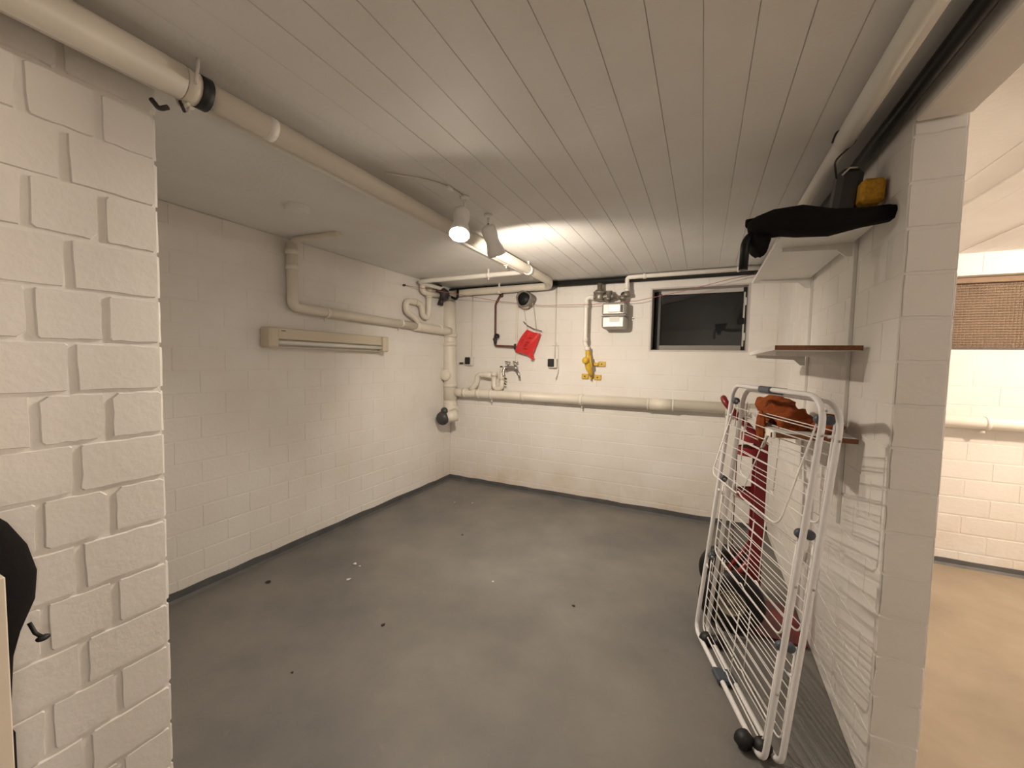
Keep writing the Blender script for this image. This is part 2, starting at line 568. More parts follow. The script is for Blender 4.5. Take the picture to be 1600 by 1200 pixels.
# left wall (X = 0)
JD = 0.0020
wl = MB().box((-0.06 - JD, (YP - .3) / 2, H / 2), (0.12, -YP + .3, H)).build('wall_left', 'paint')
structure(wl, 'white painted block wall carrying the fluorescent light', 'wall')
cz = [(0.0, 0.105)] + course_list(0.105, 0.1215, H)
def bond_half(i): return [0.25] if i % 2 == 0 else [0.125]
lay_bricks(wl, (0, 0, 0), (0, -1, 0), (1, 0, 0), 3.05, cz, 0, bond_half, joint=0.003, rough=0.0010, depth=JD, proud=.0005)

# brick pier wall (X = XP), ends at YP
JP = 0.006
wp = MB().box(((XP - JP) / 2, (YP - JP + YB) / 2, H / 2), (XP - JP, YP - JP - YB, H)).build('wall_pier', 'paint')
structure(wp, 'nearest wall of rough white painted sand-lime bricks', 'wall')
cz = course_list(0.06, 0.125, H)
cz = [(0.0, 0.06)] + cz
def bond_pier(i): return [0.120, 0.126, 0.24] if i % 2 == 1 else [0.182, 0.24]
lay_bricks(wp, (XP, YP, 0), (0, -1, 0), (1, 0, 0), 1.9, cz, 0, bond_pier, joint=(0.0095, 0.0055), rough=0.0034, depth=JP, proud=.0012)
# the short return face of the pier, seen only from the side
R_ret = [(a, b) for a, b in cz]
lay_bricks(wp, (XP, YP, 0), (-1, 0, 0), (0, 1, 0), 1.0, R_ret, 0, lambda i: [0.24] if i % 2 else [0.12], joint=(0.010, .005), rough=0.003, depth=JP, proud=.001)

# back wall (Y = 0) with a window hole
WX0, WX1, WZ0, WZ1 = 2.006, 2.735, 1.392, 1.925
wb = MB()
yb = JD + .09
def slab(mb, x0, x1, z0, z1, y0=JD, y1=0.20):
    mb.box(((x0 + x1) / 2, (y0 + y1) / 2, (z0 + z1) / 2), (x1 - x0, y1 - y0, z1 - z0))
slab(wb, -0.12, WX0, 0, H); slab(wb, WX1, XR + TH, 0, H); slab(wb, WX0, WX1, 0, WZ0); slab(wb, WX0, WX1, WZ1, H)
wb = wb.build('wall_back', 'paint')
structure(wb, 'white painted block outer wall with damp stains and gas meter', 'wall')
cz = [(0.0, 0.098)] + course_list(0.098, 0.1215, H)
def bond_back(i): return [0.20, 0.25] if i % 2 == 0 else [0.075, 0.25]
lay_bricks(wb, (0, 0, 0), (1, 0, 0), (0, -1, 0), XR, cz, 0, bond_back, joint=0.003, rough=0.0010, depth=JD, proud=.0005,
           holes=((WX0, WX1, WZ0, WZ1), (0.805, 0.965, 1.795, 1.95)))

# right partition wall (X = XR), its end face at YE and the downstand above the opening
wr = MB().box((XR + TH / 2, YE / 2 + .002, H / 2), (TH - 2 * .0013, -YE - .0026, H)).build('wall_right', 'paint')
structure(wr, 'white painted partition wall carrying the shelves', 'wall')
cz = [(0.0, 0.06)] + course_list(0.06, 0.1245, H)
def bond_right(i): return [0.25] if i % 2 == 0 else [0.115, 0.25]
lay_bricks(wr, (XR, YE, 0), (0, 1, 0), (-1, 0, 0), -YE, cz, 0, bond_right, joint=0.0015, rough=0.0004, depth=.0013, proud=.0002)
lay_bricks(wr, (XR, YE, 0), (1, 0, 0), (0, -1, 0), TH, cz, 0, lambda i: [TH], joint=0.003, rough=0.0030, depth=.0022, proud=.0012)
lay_bricks(wr, (XR + TH, 0, 0), (0, -1, 0), (1, 0, 0), -YE, cz, 0, bond_right, joint=0.003, rough=0.001, depth=.0014, proud=.0003)
bm_ = MB().box((XR + TH / 2, (YE - 4.4) / 2 - .006, (1.962 + H) / 2), (TH, 4.4 + YE - .012, H - 1.962), bev=.004).build('trim_lintel', 'paint')
structure(bm_, 'white concrete downstand over the wide opening to the next bay', 'lintel')

# next bay: outer wall with meshed window, far side wall
NX0, NX1, NZ0, NZ1 = 3.862, 4.70, 1.405, 1.905
wn = MB()
slab(wn, XR + TH, NX0, 0, H); slab(wn, NX1, XN, 0, H); slab(wn, NX0, NX1, 0, NZ0); slab(wn, NX0, NX1, NZ1, H)
wn = wn.build('wall_neighbour', 'paint')
structure(wn, 'brightly lit white block wall of the next bay', 'wall')
cz = [(0.0, 0.098)] + course_list(0.098, 0.1205, H)
lay_bricks(wn, (XR + TH, 0, 0), (1, 0, 0), (0, -1, 0), 2.2, cz, 0, bond_back, joint=0.004, rough=0.0016, depth=JD, proud=.0007,
           holes=((NX0 - XR - TH, NX1 - XR - TH, NZ0, NZ1),))
w3 = MB().box((XN + .06, YB / 2, H / 2), (.12, -YB, H)).build('wall_far_right', 'paint'); structure(w3)
w4 = MB().box((XN / 2, YB - .06, H / 2), (XN + .3, .12, H)).build('wall_hall', 'paint'); structure(w4)

# painted skirting
def skirting(name, x0, y0, x1, y1, nx, ny, h=0.05, t=0.010):
    L_ = math.hypot(x1 - x0, y1 - y0); n = max(4, int(L_ / .12))
    rd = random.Random(n + int(x0 * 10))
    vs = []; fs = []
    for i in range(n + 1):
        k = i / n; px, py = x0 + (x1 - x0) * k, y0 + (y1 - y0) * k
        hh = h + rd.uniform(-.004, .004)
        vs += [(px + nx * (t + .014), py + ny * (t + .014), 0), (px + nx * t, py + ny * t, .014), (px + nx * t * .8, py + ny * t * .8, hh), (px - nx * .004, py - ny * .004, hh)]
    for i in range(n):
        for k in range(3):
            fs.append((i * 4 + k, i * 4 + k + 1, (i + 1) * 4 + k + 1, (i + 1) * 4 + k))
    o = MB().add(vs, fs).build(name, 'skirt')
    structure(o)
    return o
skirting('baseboard_left', 0, -2.97, 0, 0, 1, 0)
skirting('baseboard_back', 0, 0, XR, 0, 0, -1)
skirting('baseboard_neighbour', XR + TH, 0, 5.2, 0, 0, -1, h=.045)

# ------------------------------------------------------------------ window_1 (dark, over the gas meter side)
w1 = bpy.data.objects.new('window_1', None); COL.objects.link(w1)
structure(w1, 'small dark steel cellar window at the right end of the back wall', 'window')
mb = MB()   # reveal lining
d1 = 0.165
for (x0, x1, z0, z1) in ((WX0, WX0 + .012, WZ0, WZ1), (WX1 - .012, WX1, WZ0, WZ1), (WX0 + .012, WX1 - .012, WZ1 - .012, WZ1), (WX0 + .012, WX1 - .012, WZ0, WZ0 + .014)):
    mb.box(((x0 + x1) / 2, d1 / 2 - .001, (z0 + z1) / 2), (x1 - x0, d1, z1 - z0))
mb.build('window_reveal', 'reveal', w1)
mb = MB()
fy = 0.135
for (x0, x1, z0, z1) in ((WX0 + .030, WX0 + .074, WZ0 + .015, WZ1 - .013), (WX1 - .040, WX1 - .013, WZ0 + .015, WZ1 - .013),
                         (WX0 + .074, WX1 - .040, WZ1 - .044, WZ1 - .034)):
    mb.box(((x0 + x1) / 2, fy, (z0 + z1) / 2), (x1 - x0, .03, z1 - z0), bev=.003)
mb.build('window_frame', 'winframe', w1)
MB().box(((WX0 + WX1) / 2 + .014, fy - .012, WZ0 + .036), (WX1 - WX0 - .108, .045, .044), bev=.004).build('bottom_rail', 'greyrail', w1)
mb = MB()   # light metal edge strip on the top and right of the casement
mb.box(((WX0 + WX1) / 2 + .014, fy, WZ1 - .0235), (WX1 - WX0 - .108, .03, .021))
mb.box(((WX0 + WX1) / 2 + .02, fy - .018, WZ1 - .040), (WX1 - WX0 - .12, .006, .010))
mb.box((WX1 - .030, fy - .018, (WZ0 + WZ1) / 2), (.012, .006, WZ1 - WZ0 - .10))
mb.build('edge_strip', 'reveal', w1)
mb = MB().box(((WX0 + WX1) / 2 + .011, fy + .004, (WZ0 + WZ1) / 2), (WX1 - WX0 - .098, .004, WZ1 - WZ0 - .085))
mb.build('window_pane', 'glass', w1)
for hz in (1.52, 1.80):
    MB().cyl((WX1 - .020, fy - .028, hz - .03), (WX1 - .020, fy - .028, hz + .03), .006, 10).build('hinge', 'laminate', w1)
MB().box((WX1 - .05, fy - .030, 1.645), (.045, .022, .05), bev=.005).build('window_handle', 'blackgloss', w1)
mb = MB()   # light shaft behind
mb.box(((WX0 + WX1) / 2, .62, 1.6), (1.1, .02, 1.4)); mb.box((WX0 - .15, .42, 1.6), (.02, .42, 1.4)); mb.box((WX1 + .15, .42, 1.6), (.02, .42, 1.4))
mb.box(((WX0 + WX1) / 2, .42, 1.2), (1.1, .42, .02))
o = mb.build('wall_light_shaft', 'shaft'); structure(o)

# ------------------------------------------------------------------ window_2 in the next bay: wire mesh in front of a brown board
w2 = bpy.data.objects.new('window_2', None); COL.objects.link(w2)
structure(w2, 'brown meshed cellar window in the next bay', 'window')
mb = MB()
for (x0, x1, z0, z1) in ((NX0, NX0 + .012, NZ0, NZ1), (NX1 - .012, NX1, NZ0, NZ1), (NX0 + .012, NX1 - .012, NZ1 - .012, NZ1), (NX0 + .012, NX1 - .012, NZ0, NZ0 + .014)):
    mb.box(((x0 + x1) / 2, .06, (z0 + z1) / 2), (x1 - x0, .12, z1 - z0))
mb.build('window_reveal', 'paint', w2)
mb = MB()
for (x0, x1, z0, z1) in ((NX0 + .013, NX0 + .028, NZ0 + .015, NZ1 - .013), (NX1 - .04, NX1 - .013, NZ0 + .015, NZ1 - .013),
                         (NX0 + .028, NX1 - .04, NZ1 - .050, NZ1 - .013), (NX0 + .028, NX1 - .04, NZ0 + .015, NZ0 + .022)):
    mb.box(((x0 + x1) / 2, .085, (z0 + z1) / 2), (x1 - x0, .03, z1 - z0), bev=.003)
mb.build('window_frame', 'brownboard', w2)
MB().box(((NX0 + NX1) / 2, .118, (NZ0 + NZ1) / 2), (NX1 - NX0 - .03, .008, NZ1 - NZ0 - .03)).build('window_panel', 'brownboard', w2)
mb = MB()
n = 44
for i in range(n):
    xx = NX0 + .03 + (NX1 - NX0 - .07) * i / (n - 1)
    mb.box((xx, .098, (NZ0 + NZ1) / 2 - .01), (.003, .003, NZ1 - NZ0 - .08))
for i in range(26):
    zz = NZ0 + .025 + (NZ1 - NZ0 - .085) * i / 25
    mb.box(((NX0 + NX1) / 2, .094, zz), (NX1 - NX0 - .06, .003, .003))
o = mb.build('wire_mesh', 'mesh', w2); o['kind'] = 'stuff'
MB().box(((NX0 + NX1) / 2, .075, NZ0 + .026), (NX1 - NX0 - .06, .012, .012)).build('window_rail', 'darkiron', w2)

# ================================================================== LAMPS
# ceiling rail with two white spots over the middle of the room
def spot(name, label, pos, axis, bulb, stem_top, group='white spots on the ceiling rail'):
    t, lc = thing_at(name, label, 'lamp', stem_top, group)
    ax = Vector(axis).normalized()
    p = Vector(pos)                # centre of the rim plane
    R_ = 0.047
    prof = [(0.0, -.150), (.014, -.150), (.030, -.146), (.037, -.136), (.0385, -.118), (.0365, -.095), (.033, -.076), (.034, -.060),
            (.040, -.040), (.0455, -.020), (R_, 0.0), (R_ - .003, 0.0), (.042, -.020), (.036, -.040), (.029, -.060), (.026, -.075), (0.0, -.078)]
    lc.put(MB().lathe(prof, p, ax, 28), 'lamp_shade', 'spot')
    lc.put(MB().ball(p - ax * .004, .0125, 12, 8), 'bulb', bulb)
    lc.put(MB().lathe([(.013, 0), (.026, .004)], p - ax * .027, ax, 24), 'lens', bulb.replace('bulb', 'lens'))
    top = p - ax * .132
    st = Vector(stem_top)
    lc.put(MB().lathe([(0, 0), (.022, 0), (.022, -.010), (.014, -.018), (0, -.018)], (st.x, st.y, st.z), (0, 0, 1), 18), 'ceiling_rose', 'spot')
    lc.put(MB().cyl((st.x, st.y, st.z - .015), (st.x, st.y, st.z - .055), .007, 10), 'stem', 'spot')
    lc.put(MB().tube([(st.x, st.y, st.z - .052), (st.x * .5 + top.x * .5, st.y * .5 + top.y * .5, top.z * .4 + st.z * .6 - .02), tuple(top)], .0035, 8), 'joint_rod', 'darkiron')
    return t
spot('spot_lamp', 'glaring white spot lamp turned towards the doorway side', (1.425, -2.055, 1.842), (.18, -.41, -.84), 'bulb1', (1.405, -1.985, H))
spot('spot_lamp', 'white hourglass spot lamp seen from behind, turned to the window wall', (1.452, -1.745, 1.826), (.12, .50, -.85), 'bulb2', (1.397, -1.745, H))

t, lc = thing_at('ceiling_cable', 'thin white cable stapled across the ceiling to the spot lamps', 'cable', (1.24, -2.31, H))
lc.put(MB().tube([(1.235, -2.315, H - .004), (1.285, -2.27, H - .005), (1.335, -2.225, H - .005), (1.385, -2.15, H - .005), (1.405, -2.06, H - .006), (1.405, -2.01, H - .006)], .0045, 8, fillet=.03), 'cable_run', 'cable')
lc.put(MB().box((1.402, -2.10, H - .008), (.016, .034, .016), bev=.003), 'connector', 'spot')

def point_lamp(name, pos, watt, r, col):
    ld = bpy.data.lights.new(name, 'POINT'); ld.energy = watt; ld.shadow_soft_size = r; ld.color = col
    o = bpy.data.objects.new(name, ld); o.location = pos; COL.objects.link(o); return o
bd = bpy.data.lights.new('spot_beam', 'SPOT'); bd.energy = BEAM_2_W; bd.color = LAMP_COL; bd.shadow_soft_size = .012
bd.spot_size = math.radians(160); bd.spot_blend = .85
bo = bpy.data.objects.new('spot_beam', bd); COL.objects.link(bo)
bo.location = (1.452 + .16 * .014, -1.745 + .47 * .014, 1.826 - .87 * .014)
bo.rotation_euler = Vector((-.02, .90, -.42)).to_track_quat('-Z', 'Y').to_euler()
point_lamp('neighbour_bay_lamp', (4.70, -1.15, 1.96), NEIGHBOUR_W, .06, (1.0, .82, .65))
point_lamp('hall_fill', (4.7, -4.25, 1.95), HALL_FILL_W, .06, (1.0, .92, .84))  # added fill light out of view, brightens the partition's end face

# ================================================================== PIPES
def ring(mb, a, b, r, seg=14):      # a sleeve or clamp: short wider cylinder from a to b
    return mb.cyl(a, b, r, seg)

# main cream pipe along the ceiling, wide near the pier and thinner beyond the black coupling
t, lc = thing_at('ceiling_pipe', 'long cream pipe under the ceiling, thicker before its black coupling', 'pipe', (1.2, -3.0, H))
z = 1.972
lc.put(MB().tube([(1.188, YB + .01, z), (1.205, -3.005, z)], .041, 18), 'wide_pipe', 'pipe')
lc.put(MB().cyl((1.205, -3.002, z), (1.206, -2.972, z), .040, 18), 'pipe_neck', 'pipe')
lc.put(MB().cyl((1.206, -2.972, z), (1.207, -2.945, z), .041, 18), 'black_coupling', 'black')
lc.put(MB().tube([(1.207, -2.945, z + .003), (1.212, -.335, z + .003), (1.13, -.12, z + .003), (.30, -.10, z), (-.02, -.10, z - .01)], .033, 16, fillet=.05), 'thin_pipe', 'pipe')
lc.put(MB().cyl((1.2075, -2.79, z + .003), (1.2075, -2.765, z + .003), .0345, 16), 'pipe_seam', 'pipewhite')
for (a, b) in (((1.212, -.80, z), (1.212, -.765, z)), ((.60, -.103, z), (.63, -.103, z))):
    c = MB().cyl(a, b, .037, 16)
    mid = (Vector(a) + Vector(b)) / 2
    c.box((mid.x, mid.y, (mid.z + H) / 2 + .016), (.012, .012, H - mid.z - .034))
    lc.put(c, 'pipe_clamp', 'pipewhite')
c = MB()
c.tube([(1.165, -2.99, H - .01), (1.150, -2.99, z), (1.165, -2.99, z - .045), (1.21, -2.99, z - .047)], .004, 8, fillet=.02)
c.tube([(1.252, -2.995, z - .01), (1.245, -2.985, H - .025), (1.235, -2.98, H - .002)], .004, 8, fillet=.01)
lc.put(c, 'wire_tie', 'cable')
lc.put(MB().tube([(1.12, -3.03, z - .035), (1.135, -3.02, z - .058), (1.155, -3.01, z - .052)], .006, 8, fillet=.01), 'hook', 'darkiron')
lc.put(MB().tube([(1.19, -3.00, z - .040), (1.20, -2.995, z - .066)], .004, 6), 'hook', 'darkiron')

# second, thinner pipe beside it
t, lc = thing_at('slim_ceiling_pipe', 'slim white pipe running behind the long cream ceiling pipe', 'pipe', (1.06, -3.0, H))
z = 1.985
lc.put(MB().tube([(1.116, YB + .01, z), (1.130, -.70, z), (1.10, -.68, z), (.16, -.66, z), (.075, -.64, z), (.065, -.30, z), (.075, -.27, z), (.075, -.27, 1.97)], .019, 14, fillet=.035), 'pipe_run', 'pipewhite')
for (a, b) in (((.80, -.674, z), (.82, -.674, z)), ((1.128, -1.0, z), (1.128, -.98, z)), ((1.119, -2.96, z), (1.119, -2.935, z))):
    mid = (Vector(a) + Vector(b)) / 2
    c = MB().cyl(a, b, .0225, 14); c.box((mid.x, mid.y, H - .016), (.010, .010, .030)); c.cyl((mid.x, mid.y, z - .02), (mid.x, mid.y, z - .038), .005, 8)
    lc.put(c, 'pipe_clamp', 'pipewhite')

# dark valve cluster in the corner
t, lc = thing_at('valve_cluster', 'dark iron valve with black handle in the top corner', 'valve', (.05, -.26, 1.95))
lc.put(MB().tube([(.025, -.24, 1.985), (.045, -.265, 1.955), (.090, -.26, 1.920), (.120, -.245, 1.905)], [.042, .060, .062, .036], 14), 'valve_body', 'darkiron')
lc.put(MB().cyl((.030, -.265, 1.965), (.022, -.275, 2.010), .034, 12), 'bonnet', 'darkiron')
lc.put(MB().lathe([(0, 0), (.038, 0), (.038, .014), (0, .014)], (.022, -.276, 2.008), (0, 0, 1), 12), 'hand_wheel', 'blackgloss')
lc.put(MB().tube([(.065, -.27, 1.90), (.050, -.28, 1.825)], [.024, .030], 12), 'drain_plug', 'darkiron')
lc.put(MB().tube([(.12, -.245, 1.905), (.155, -.245, 1.90), (.175, -.245, 1.902)], [.024, .020, .012], 10), 'union_nut', 'chrome')
lc.put(MB().tube([(.165, -.25, 1.902), (.215, -.255, 1.882), (.238, -.255, 1.90), (.238, -.255, 1.985)], .013, 10, fillet=.02), 'black_handle', 'blackgloss')

# cellar drain on the left wall: comes out of the ceiling, drops, runs level to the stack
t, lc = thing_at('drain_pipe', 'cream drain pipe dropping from the ceiling and running along the left wall', 'pipe', (.05, -1.87, 1.6))
px = .050
lc.put(MB().tube([(px, -1.870, 2.00), (px, -1.866, 1.612), (px, -1.80, 1.600), (px, -.60, 1.588)], .033, 16, fillet=.055), 'pipe_run', 'pipe')
lc.put(MB().tube([(px, -.66, 1.588), (px, -.60, 1.586), (px, -.18, 1.580), (px + .01, -.125, 1.580)], .042, 16), 'wide_section', 'pipe')
lc.put(MB().tube([(px, -1.870, 1.975), (px + .02, -1.868, 2.018), (.43, -1.838, 2.028)], .020, 14, fillet=.03), 'ceiling_branch', 'pipe')
for (a, b) in (((px, -1.87, 1.93), (px, -1.87, 1.965)), ((px, -1.868, 1.835), (px, -1.868, 1.87))):
    lc.put(MB().cyl(a, b, .0375, 16), 'sleeve', 'pipe')
for y in (-1.62, -.86, -.30):
    c = MB().cyl((px, y, 1.595), (px, y + .022, 1.595), .037 if y < -.7 else .046, 14)
    c.cyl((px - .02, y + .01, 1.565), (px - .02, y + .01, 1.535), .006, 8)
    c.box((.018, y + .01, 1.595), (.036, .012, .012))
    lc.put(c, 'pipe_clamp', 'pipewhite')

# trap above it
t, lc = thing_at('pipe_trap', 'cream siphon trap bending above the drain pipe in the corner', 'pipe', (.05, -.62, 1.7))
x_ = .050
lc.put(MB().tube([(x_, -.605, 1.615), (x_, -.70, 1.675), (x_, -.785, 1.70), (x_, -.785, 1.80), (x_, -.64, 1.805), (x_, -.57, 1.785), (x_, -.55, 1.685), (x_, -.475, 1.68),
                  (x_, -.46, 1.76), (x_, -.46, 1.95)], .026, 14, fillet=.05), 'trap_bend', 'pipe')
lc.put(MB().tube([(x_, -.44, 1.985), (x_ + .005, -.565, 1.985), (x_ + .01, -.575, 1.915), (x_ + .01, -.50, 1.905), (.045, -.26, 1.925)], .026, 14, fillet=.04), 'inlet_bend', 'pipe')
lc.put(MB().cyl((x_, -.46, 1.87), (x_, -.46, 1.90), .031, 14), 'collar', 'pipe')
lc.put(MB().cyl((x_, -.69, 1.805), (x_, -.66, 1.805), .030, 14), 'collar', 'pipe')

# soil stack in the corner
t, lc = thing_at('soil_stack', 'thick cream downpipe in the corner with round inspection cap', 'pipe', (.04, -.085, .7))
sx_, sy_ = .048, -.085
lc.put(MB().tube([(sx_ - .035, sy_, 1.985), (sx_ - .02, sy_, 1.60), (sx_, sy_, 1.10), (sx_ + .005, sy_, .80)], .068, 20), 'stack_pipe', 'pipe')
lc.put(MB().tube([(sx_ + .005, sy_, .86), (sx_ + .010, sy_ - .008, .785), (.125, -.140, .740)], [.071, .070, .062], 18, fillet=.04), 'bottom_elbow', 'pipe')
lc.put(MB().tube([(.195, -.175, .728), (.150, -.215, .718), (.112, -.262, .708)], [.060, .058, .060], 20), 'outlet_branch', 'pipe')
lc.put(MB().ball((.098, -.285, .702), .070, 22, 14, (1, .75, 1)), 'black_end_cap', 'darkgrey')
lc.put(MB().ball((.110, -.275, .775), .038, 16, 10, (1, .8, 1)), 'black_end_cap', 'darkgrey')
lc.put(MB().lathe([(0, .030), (.048, .030), (.054, .022), (.054, -.03), (.046, -.06)], (sx_ - .005, sy_ - .075, 1.128), (.20, -.97, .02), 24), 'inspection_cap', 'pipe')
for zz in (1.52, 1.43, 1.00):
    lc.put(MB().cyl((sx_ - .012 if zz > 1.2 else sx_, sy_, zz), (sx_ - .012 if zz > 1.2 else sx_, sy_, zz + .045), .0715, 20), 'sleeve', 'pipe')
lc.put(MB().tube([(sx_ - .01, sy_, 1.605), (sx_ - .03, sy_ - .05, 1.60)], [.05, .046], 14), 'side_socket', 'pipe')
c = MB().box((.140, -.02, 1.255), (.042, .02, .018), bev=.003)
lc.put(c, 'wall_bracket', 'darkiron')

# level drain along the back wall, through the partition and on into the next bay
t, lc = thing_at('wall_drain_pipe', 'long cream drain pipe running level along the back wall', 'pipe', (1.5, -.06, .95))
py_ = -.062
lc.put(MB().tube([(.105, py_ - .01, .952), (.16, py_, .950), (XR - .01, py_, .957)], .044, 18), 'pipe_run', 'pipe')
for (a, b, r) in ((.20, .235, .049), (.36, .40, .047), (.86, .885, .0475), (1.43, 1.455, .048), (2.035, 2.215, .0475), (2.02, 2.035, .050), (2.215, 2.23, .050)):
    lc.put(MB().cyl((a, py_, .952), (b, py_, .952), r, 18), 'sleeve', 'pipe')
for xx in (.52, 1.445, 2.60):
    c = MB().tube([(xx, py_, .952), (xx + .016, py_, .952)], .0505, 18); c.cyl((xx + .008, py_ + .01, .905), (xx + .008, py_ + .01, .870), .006, 8); c.box((xx + .008, -.012, .952), (.012, .03, .012))
    lc.put(c, 'pipe_clamp', 'pipewhite')
t, lc = thing_at('wall_drain_pipe', 'cream pipe along the bright wall under the meshed window', 'pipe', (3.9, -.06, .95))
lc.put(MB().tube([(XR + TH + .005, py_, .957), (5.6, py_, .960)], .038, 18), 'pipe_run', 'pipewhite')
c = MB().cyl((4.035, py_, .958), (4.055, py_, .958), .043, 16); c.cyl((4.03, py_, .915), (4.03, py_, .895), .012, 10); c.box((4.045, -.012, .958), (.012, .03, .012))
lc.put(c, 'pipe_clamp', 'pipewhite')
c = MB().lathe([(0, 0), (.05, 0), (.05, .02), (.042, .03)], (XR + TH + .004, py_, .957), (1, 0, 0), 16)
lc.put(c, 'wall_collar', 'pipewhite')

# trap under the tap
t, lc = thing_at('tap_trap', 'cream pipe trap standing on the level drain under the tap', 'pipe', (.5, -.07, 1.0))
y_ = -.070
lc.put(MB().tube([(.285, y_, .985), (.36, y_, 1.045), (.372, y_, 1.135), (.43, y_, 1.150), (.555, y_, 1.135)], .028, 14, fillet=.045), 'rising_bend', 'pipe')
lc.put(MB().tube([(.562, y_ - .005, 1.155), (.562, y_ - .005, 1.03), (.60, y_ - .005, 1.008), (.648, y_ - .005, 1.03), (.648, y_ - .005, 1.175)], .025, 14, fillet=.035), 'u_bend', 'pipe')
lc.put(MB().cyl((.562, y_ - .005, 1.135), (.562, y_ - .005, 1.175), .034, 14), 'collar', 'pipe')
lc.put(MB().cyl((.648, y_ - .005, 1.10), (.648, y_ - .005, 1.155), .030, 14), 'collar', 'pipe')
lc.put(MB().cyl((.640, y_ - .005, 1.17), (.640, y_ - .005, 1.225), .012, 10), 'thin_inlet', 'pipe')
lc.put(MB().cyl((.675, y_, 1.12), (.70, y_ - .01, 1.11), .008, 8), 'screw', 'darkiron')
lc.put(MB().cyl((.675, y_, 1.065), (.695, y_ - .01, 1.06), .007, 8), 'screw', 'darkiron')
lc.put(MB().cyl((.640, y_ - .005, 1.225), (.640, y_ - .005, 1.238), .014, 10), 'inlet_cap', 'darkiron')

# black pipe in the ceiling corner: back wall, then round along the right wall
t, lc = thing_at('black_pipe', 'black insulated pipe in the corner between ceiling and walls', 'pipe', (2.0, -.03, 2.0))
lc.put(MB().tube([(.0, -.033, 2.006), (2.80, -.033, 2.006), (XR - .040, -.09, 2.004), (XR - .040, -.30, 2.002)], .027, 14, fillet=.06), 'pipe_and_gap_shade', 'black')  # back run widened so its black takes in the shadow gap beside it
lc.put(MB().tube([(XR - .040, -.28, 2.000), (XR - .036, -2.0, 1.996), (XR - .036, -4.3, 1.996)], .0195, 14), 'pipe_run', 'blackgloss')
t, lc = thing_at('white_ceiling_pipe', 'white pipe under the ceiling above the shelves with a wire tie', 'pipe', (2.82, -2.0, 1.99))
lc.put(MB().tube([(2.797, -4.4, 1.994), (2.797, -1.985, 1.994)], .028, 18), 'wide_pipe', 'pipewhite')
lc.put(MB().tube([(2.797, -1.985, 1.996), (2.797, -.10, 1.996)], .022, 16), 'thin_pipe', 'pipewhite')
lc.put(MB().tube([(2.765, -1.99, 1.99), (2.775, -1.99, 2.026), (2.82, -1.985, 2.026), (2.830, -1.98, 1.99), (2.80, -1.975, 1.962), (2.78, -1.96, 1.945), (2.795, -1.93, 1.90)], .003, 6, fillet=.015), 'wire_tie', 'darkiron')

# ================================================================== GAS
t, lc = thing_at('gas_pipe', 'white gas pipe from the ceiling corner down to the meter', 'pipe', (2.3, -.1, 2.0))
lc.put(MB().tube([(2.86, -.098, 2.014), (1.822, -.098, 2.010), (1.822, -.098, 1.876)], .0175, 14, fillet=.025), 'pipe_run', 'pipewhite')
for (a, b, r) in (((1.95, -.098, 2.011), (1.975, -.098, 2.011), .022), ((2.63, -.098, 2.013), (2.645, -.098, 2.013), .021), ((1.822, -.098, 1.895), (1.822, -.098, 1.915), .023)):
    lc.put(MB().cyl(a, b, r, 14), 'pipe_clamp', 'pipewhite')
lc.put(MB().lathe([(.018, .02), (.026, .008), (.034, -.012), (.028, -.022), (0, -.022)], (1.822, -.098, 1.872), (0, 0, 1), 16), 'end_flange', 'steel')

t, lc = thing_at('gas_meter', 'silver gas meter box with white dial plate on the back wall', 'meter', (1.735, -.09, 1.58))
gx, gy = 1.730, -.098
lc.put(MB().box((gx, gy, 1.742), (.196, .150, .108), bev=.016), 'upper_case', 'meter')
lc.put(MB().box((gx, gy, 1.632), (.196, .150, .108), bev=.016), 'lower_case', 'meter')
lc.put(MB().box((gx, gy, 1.687), (.212, .162, .006), bev=.002), 'seam_flange', 'meter')
lc.put(MB().box((gx + .010, gy - .082, 1.745), (.104, .020, .066), bev=.005), 'dial_plate', 'label')
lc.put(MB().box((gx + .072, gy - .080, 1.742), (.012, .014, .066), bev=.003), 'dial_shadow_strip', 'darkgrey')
lc.put(MB().box((gx + .012, gy - .0765, 1.655), (.080, .004, .042), bev=.001), 'type_plate', 'greylabel')
lc.put(MB().box((gx + .010, gy - .0780, 1.614), (.096, .004, .026), bev=.001), 'type_plate', 'label')
for sx in (-.062, .062):
    lc.put(MB().lathe([(.020, 0), (.020, .03), (.027, .03), (.027, .055), (.020, .058), (.018, .075)], (gx + sx, gy, 1.795), (0, 0, 1), 16), 'meter_connector', 'steel')
lc.put(MB().tube([(gx + .062, gy, 1.862), (gx + .062, gy, 1.875), (1.815, gy, 1.858)], .020, 12, fillet=.01), 'connector_elbow', 'darkiron')

t, lc = thing_at('gas_regulator', 'grey gas pressure regulator standing left of the meter', 'regulator', (1.595, -.10, 1.85))
lc.put(MB().lathe([(0, -.03), (.032, -.03), (.040, -.022), (.041, .0), (.041, .030), (.054, .034), (.054, .044), (.042, .050), (.034, .062), (.021, .066), (.021, .118), (0, .118)], (1.593, -.10, 1.855), (0, 0, 1), 20), 'regulator_body', 'steel')
lc.put(MB().lathe([(0, -.02), (.026, -.02), (.026, .03), (.032, .033), (.032, .04), (0, .045)], (1.672, -.10, 1.862), (0, 0, 1), 16), 'safety_valve', 'steel')
lc.put(MB().cyl((1.54, -.10, 1.857), (1.74, -.10, 1.857), .019, 14), 'union_pipe', 'steel')
for xx in (1.545, 1.640, 1.652, 1.70):
    lc.put(MB().cyl((xx, -.10, 1.857), (xx + .012, -.10, 1.857), .029, 6), 'union_nut', 'chrome')

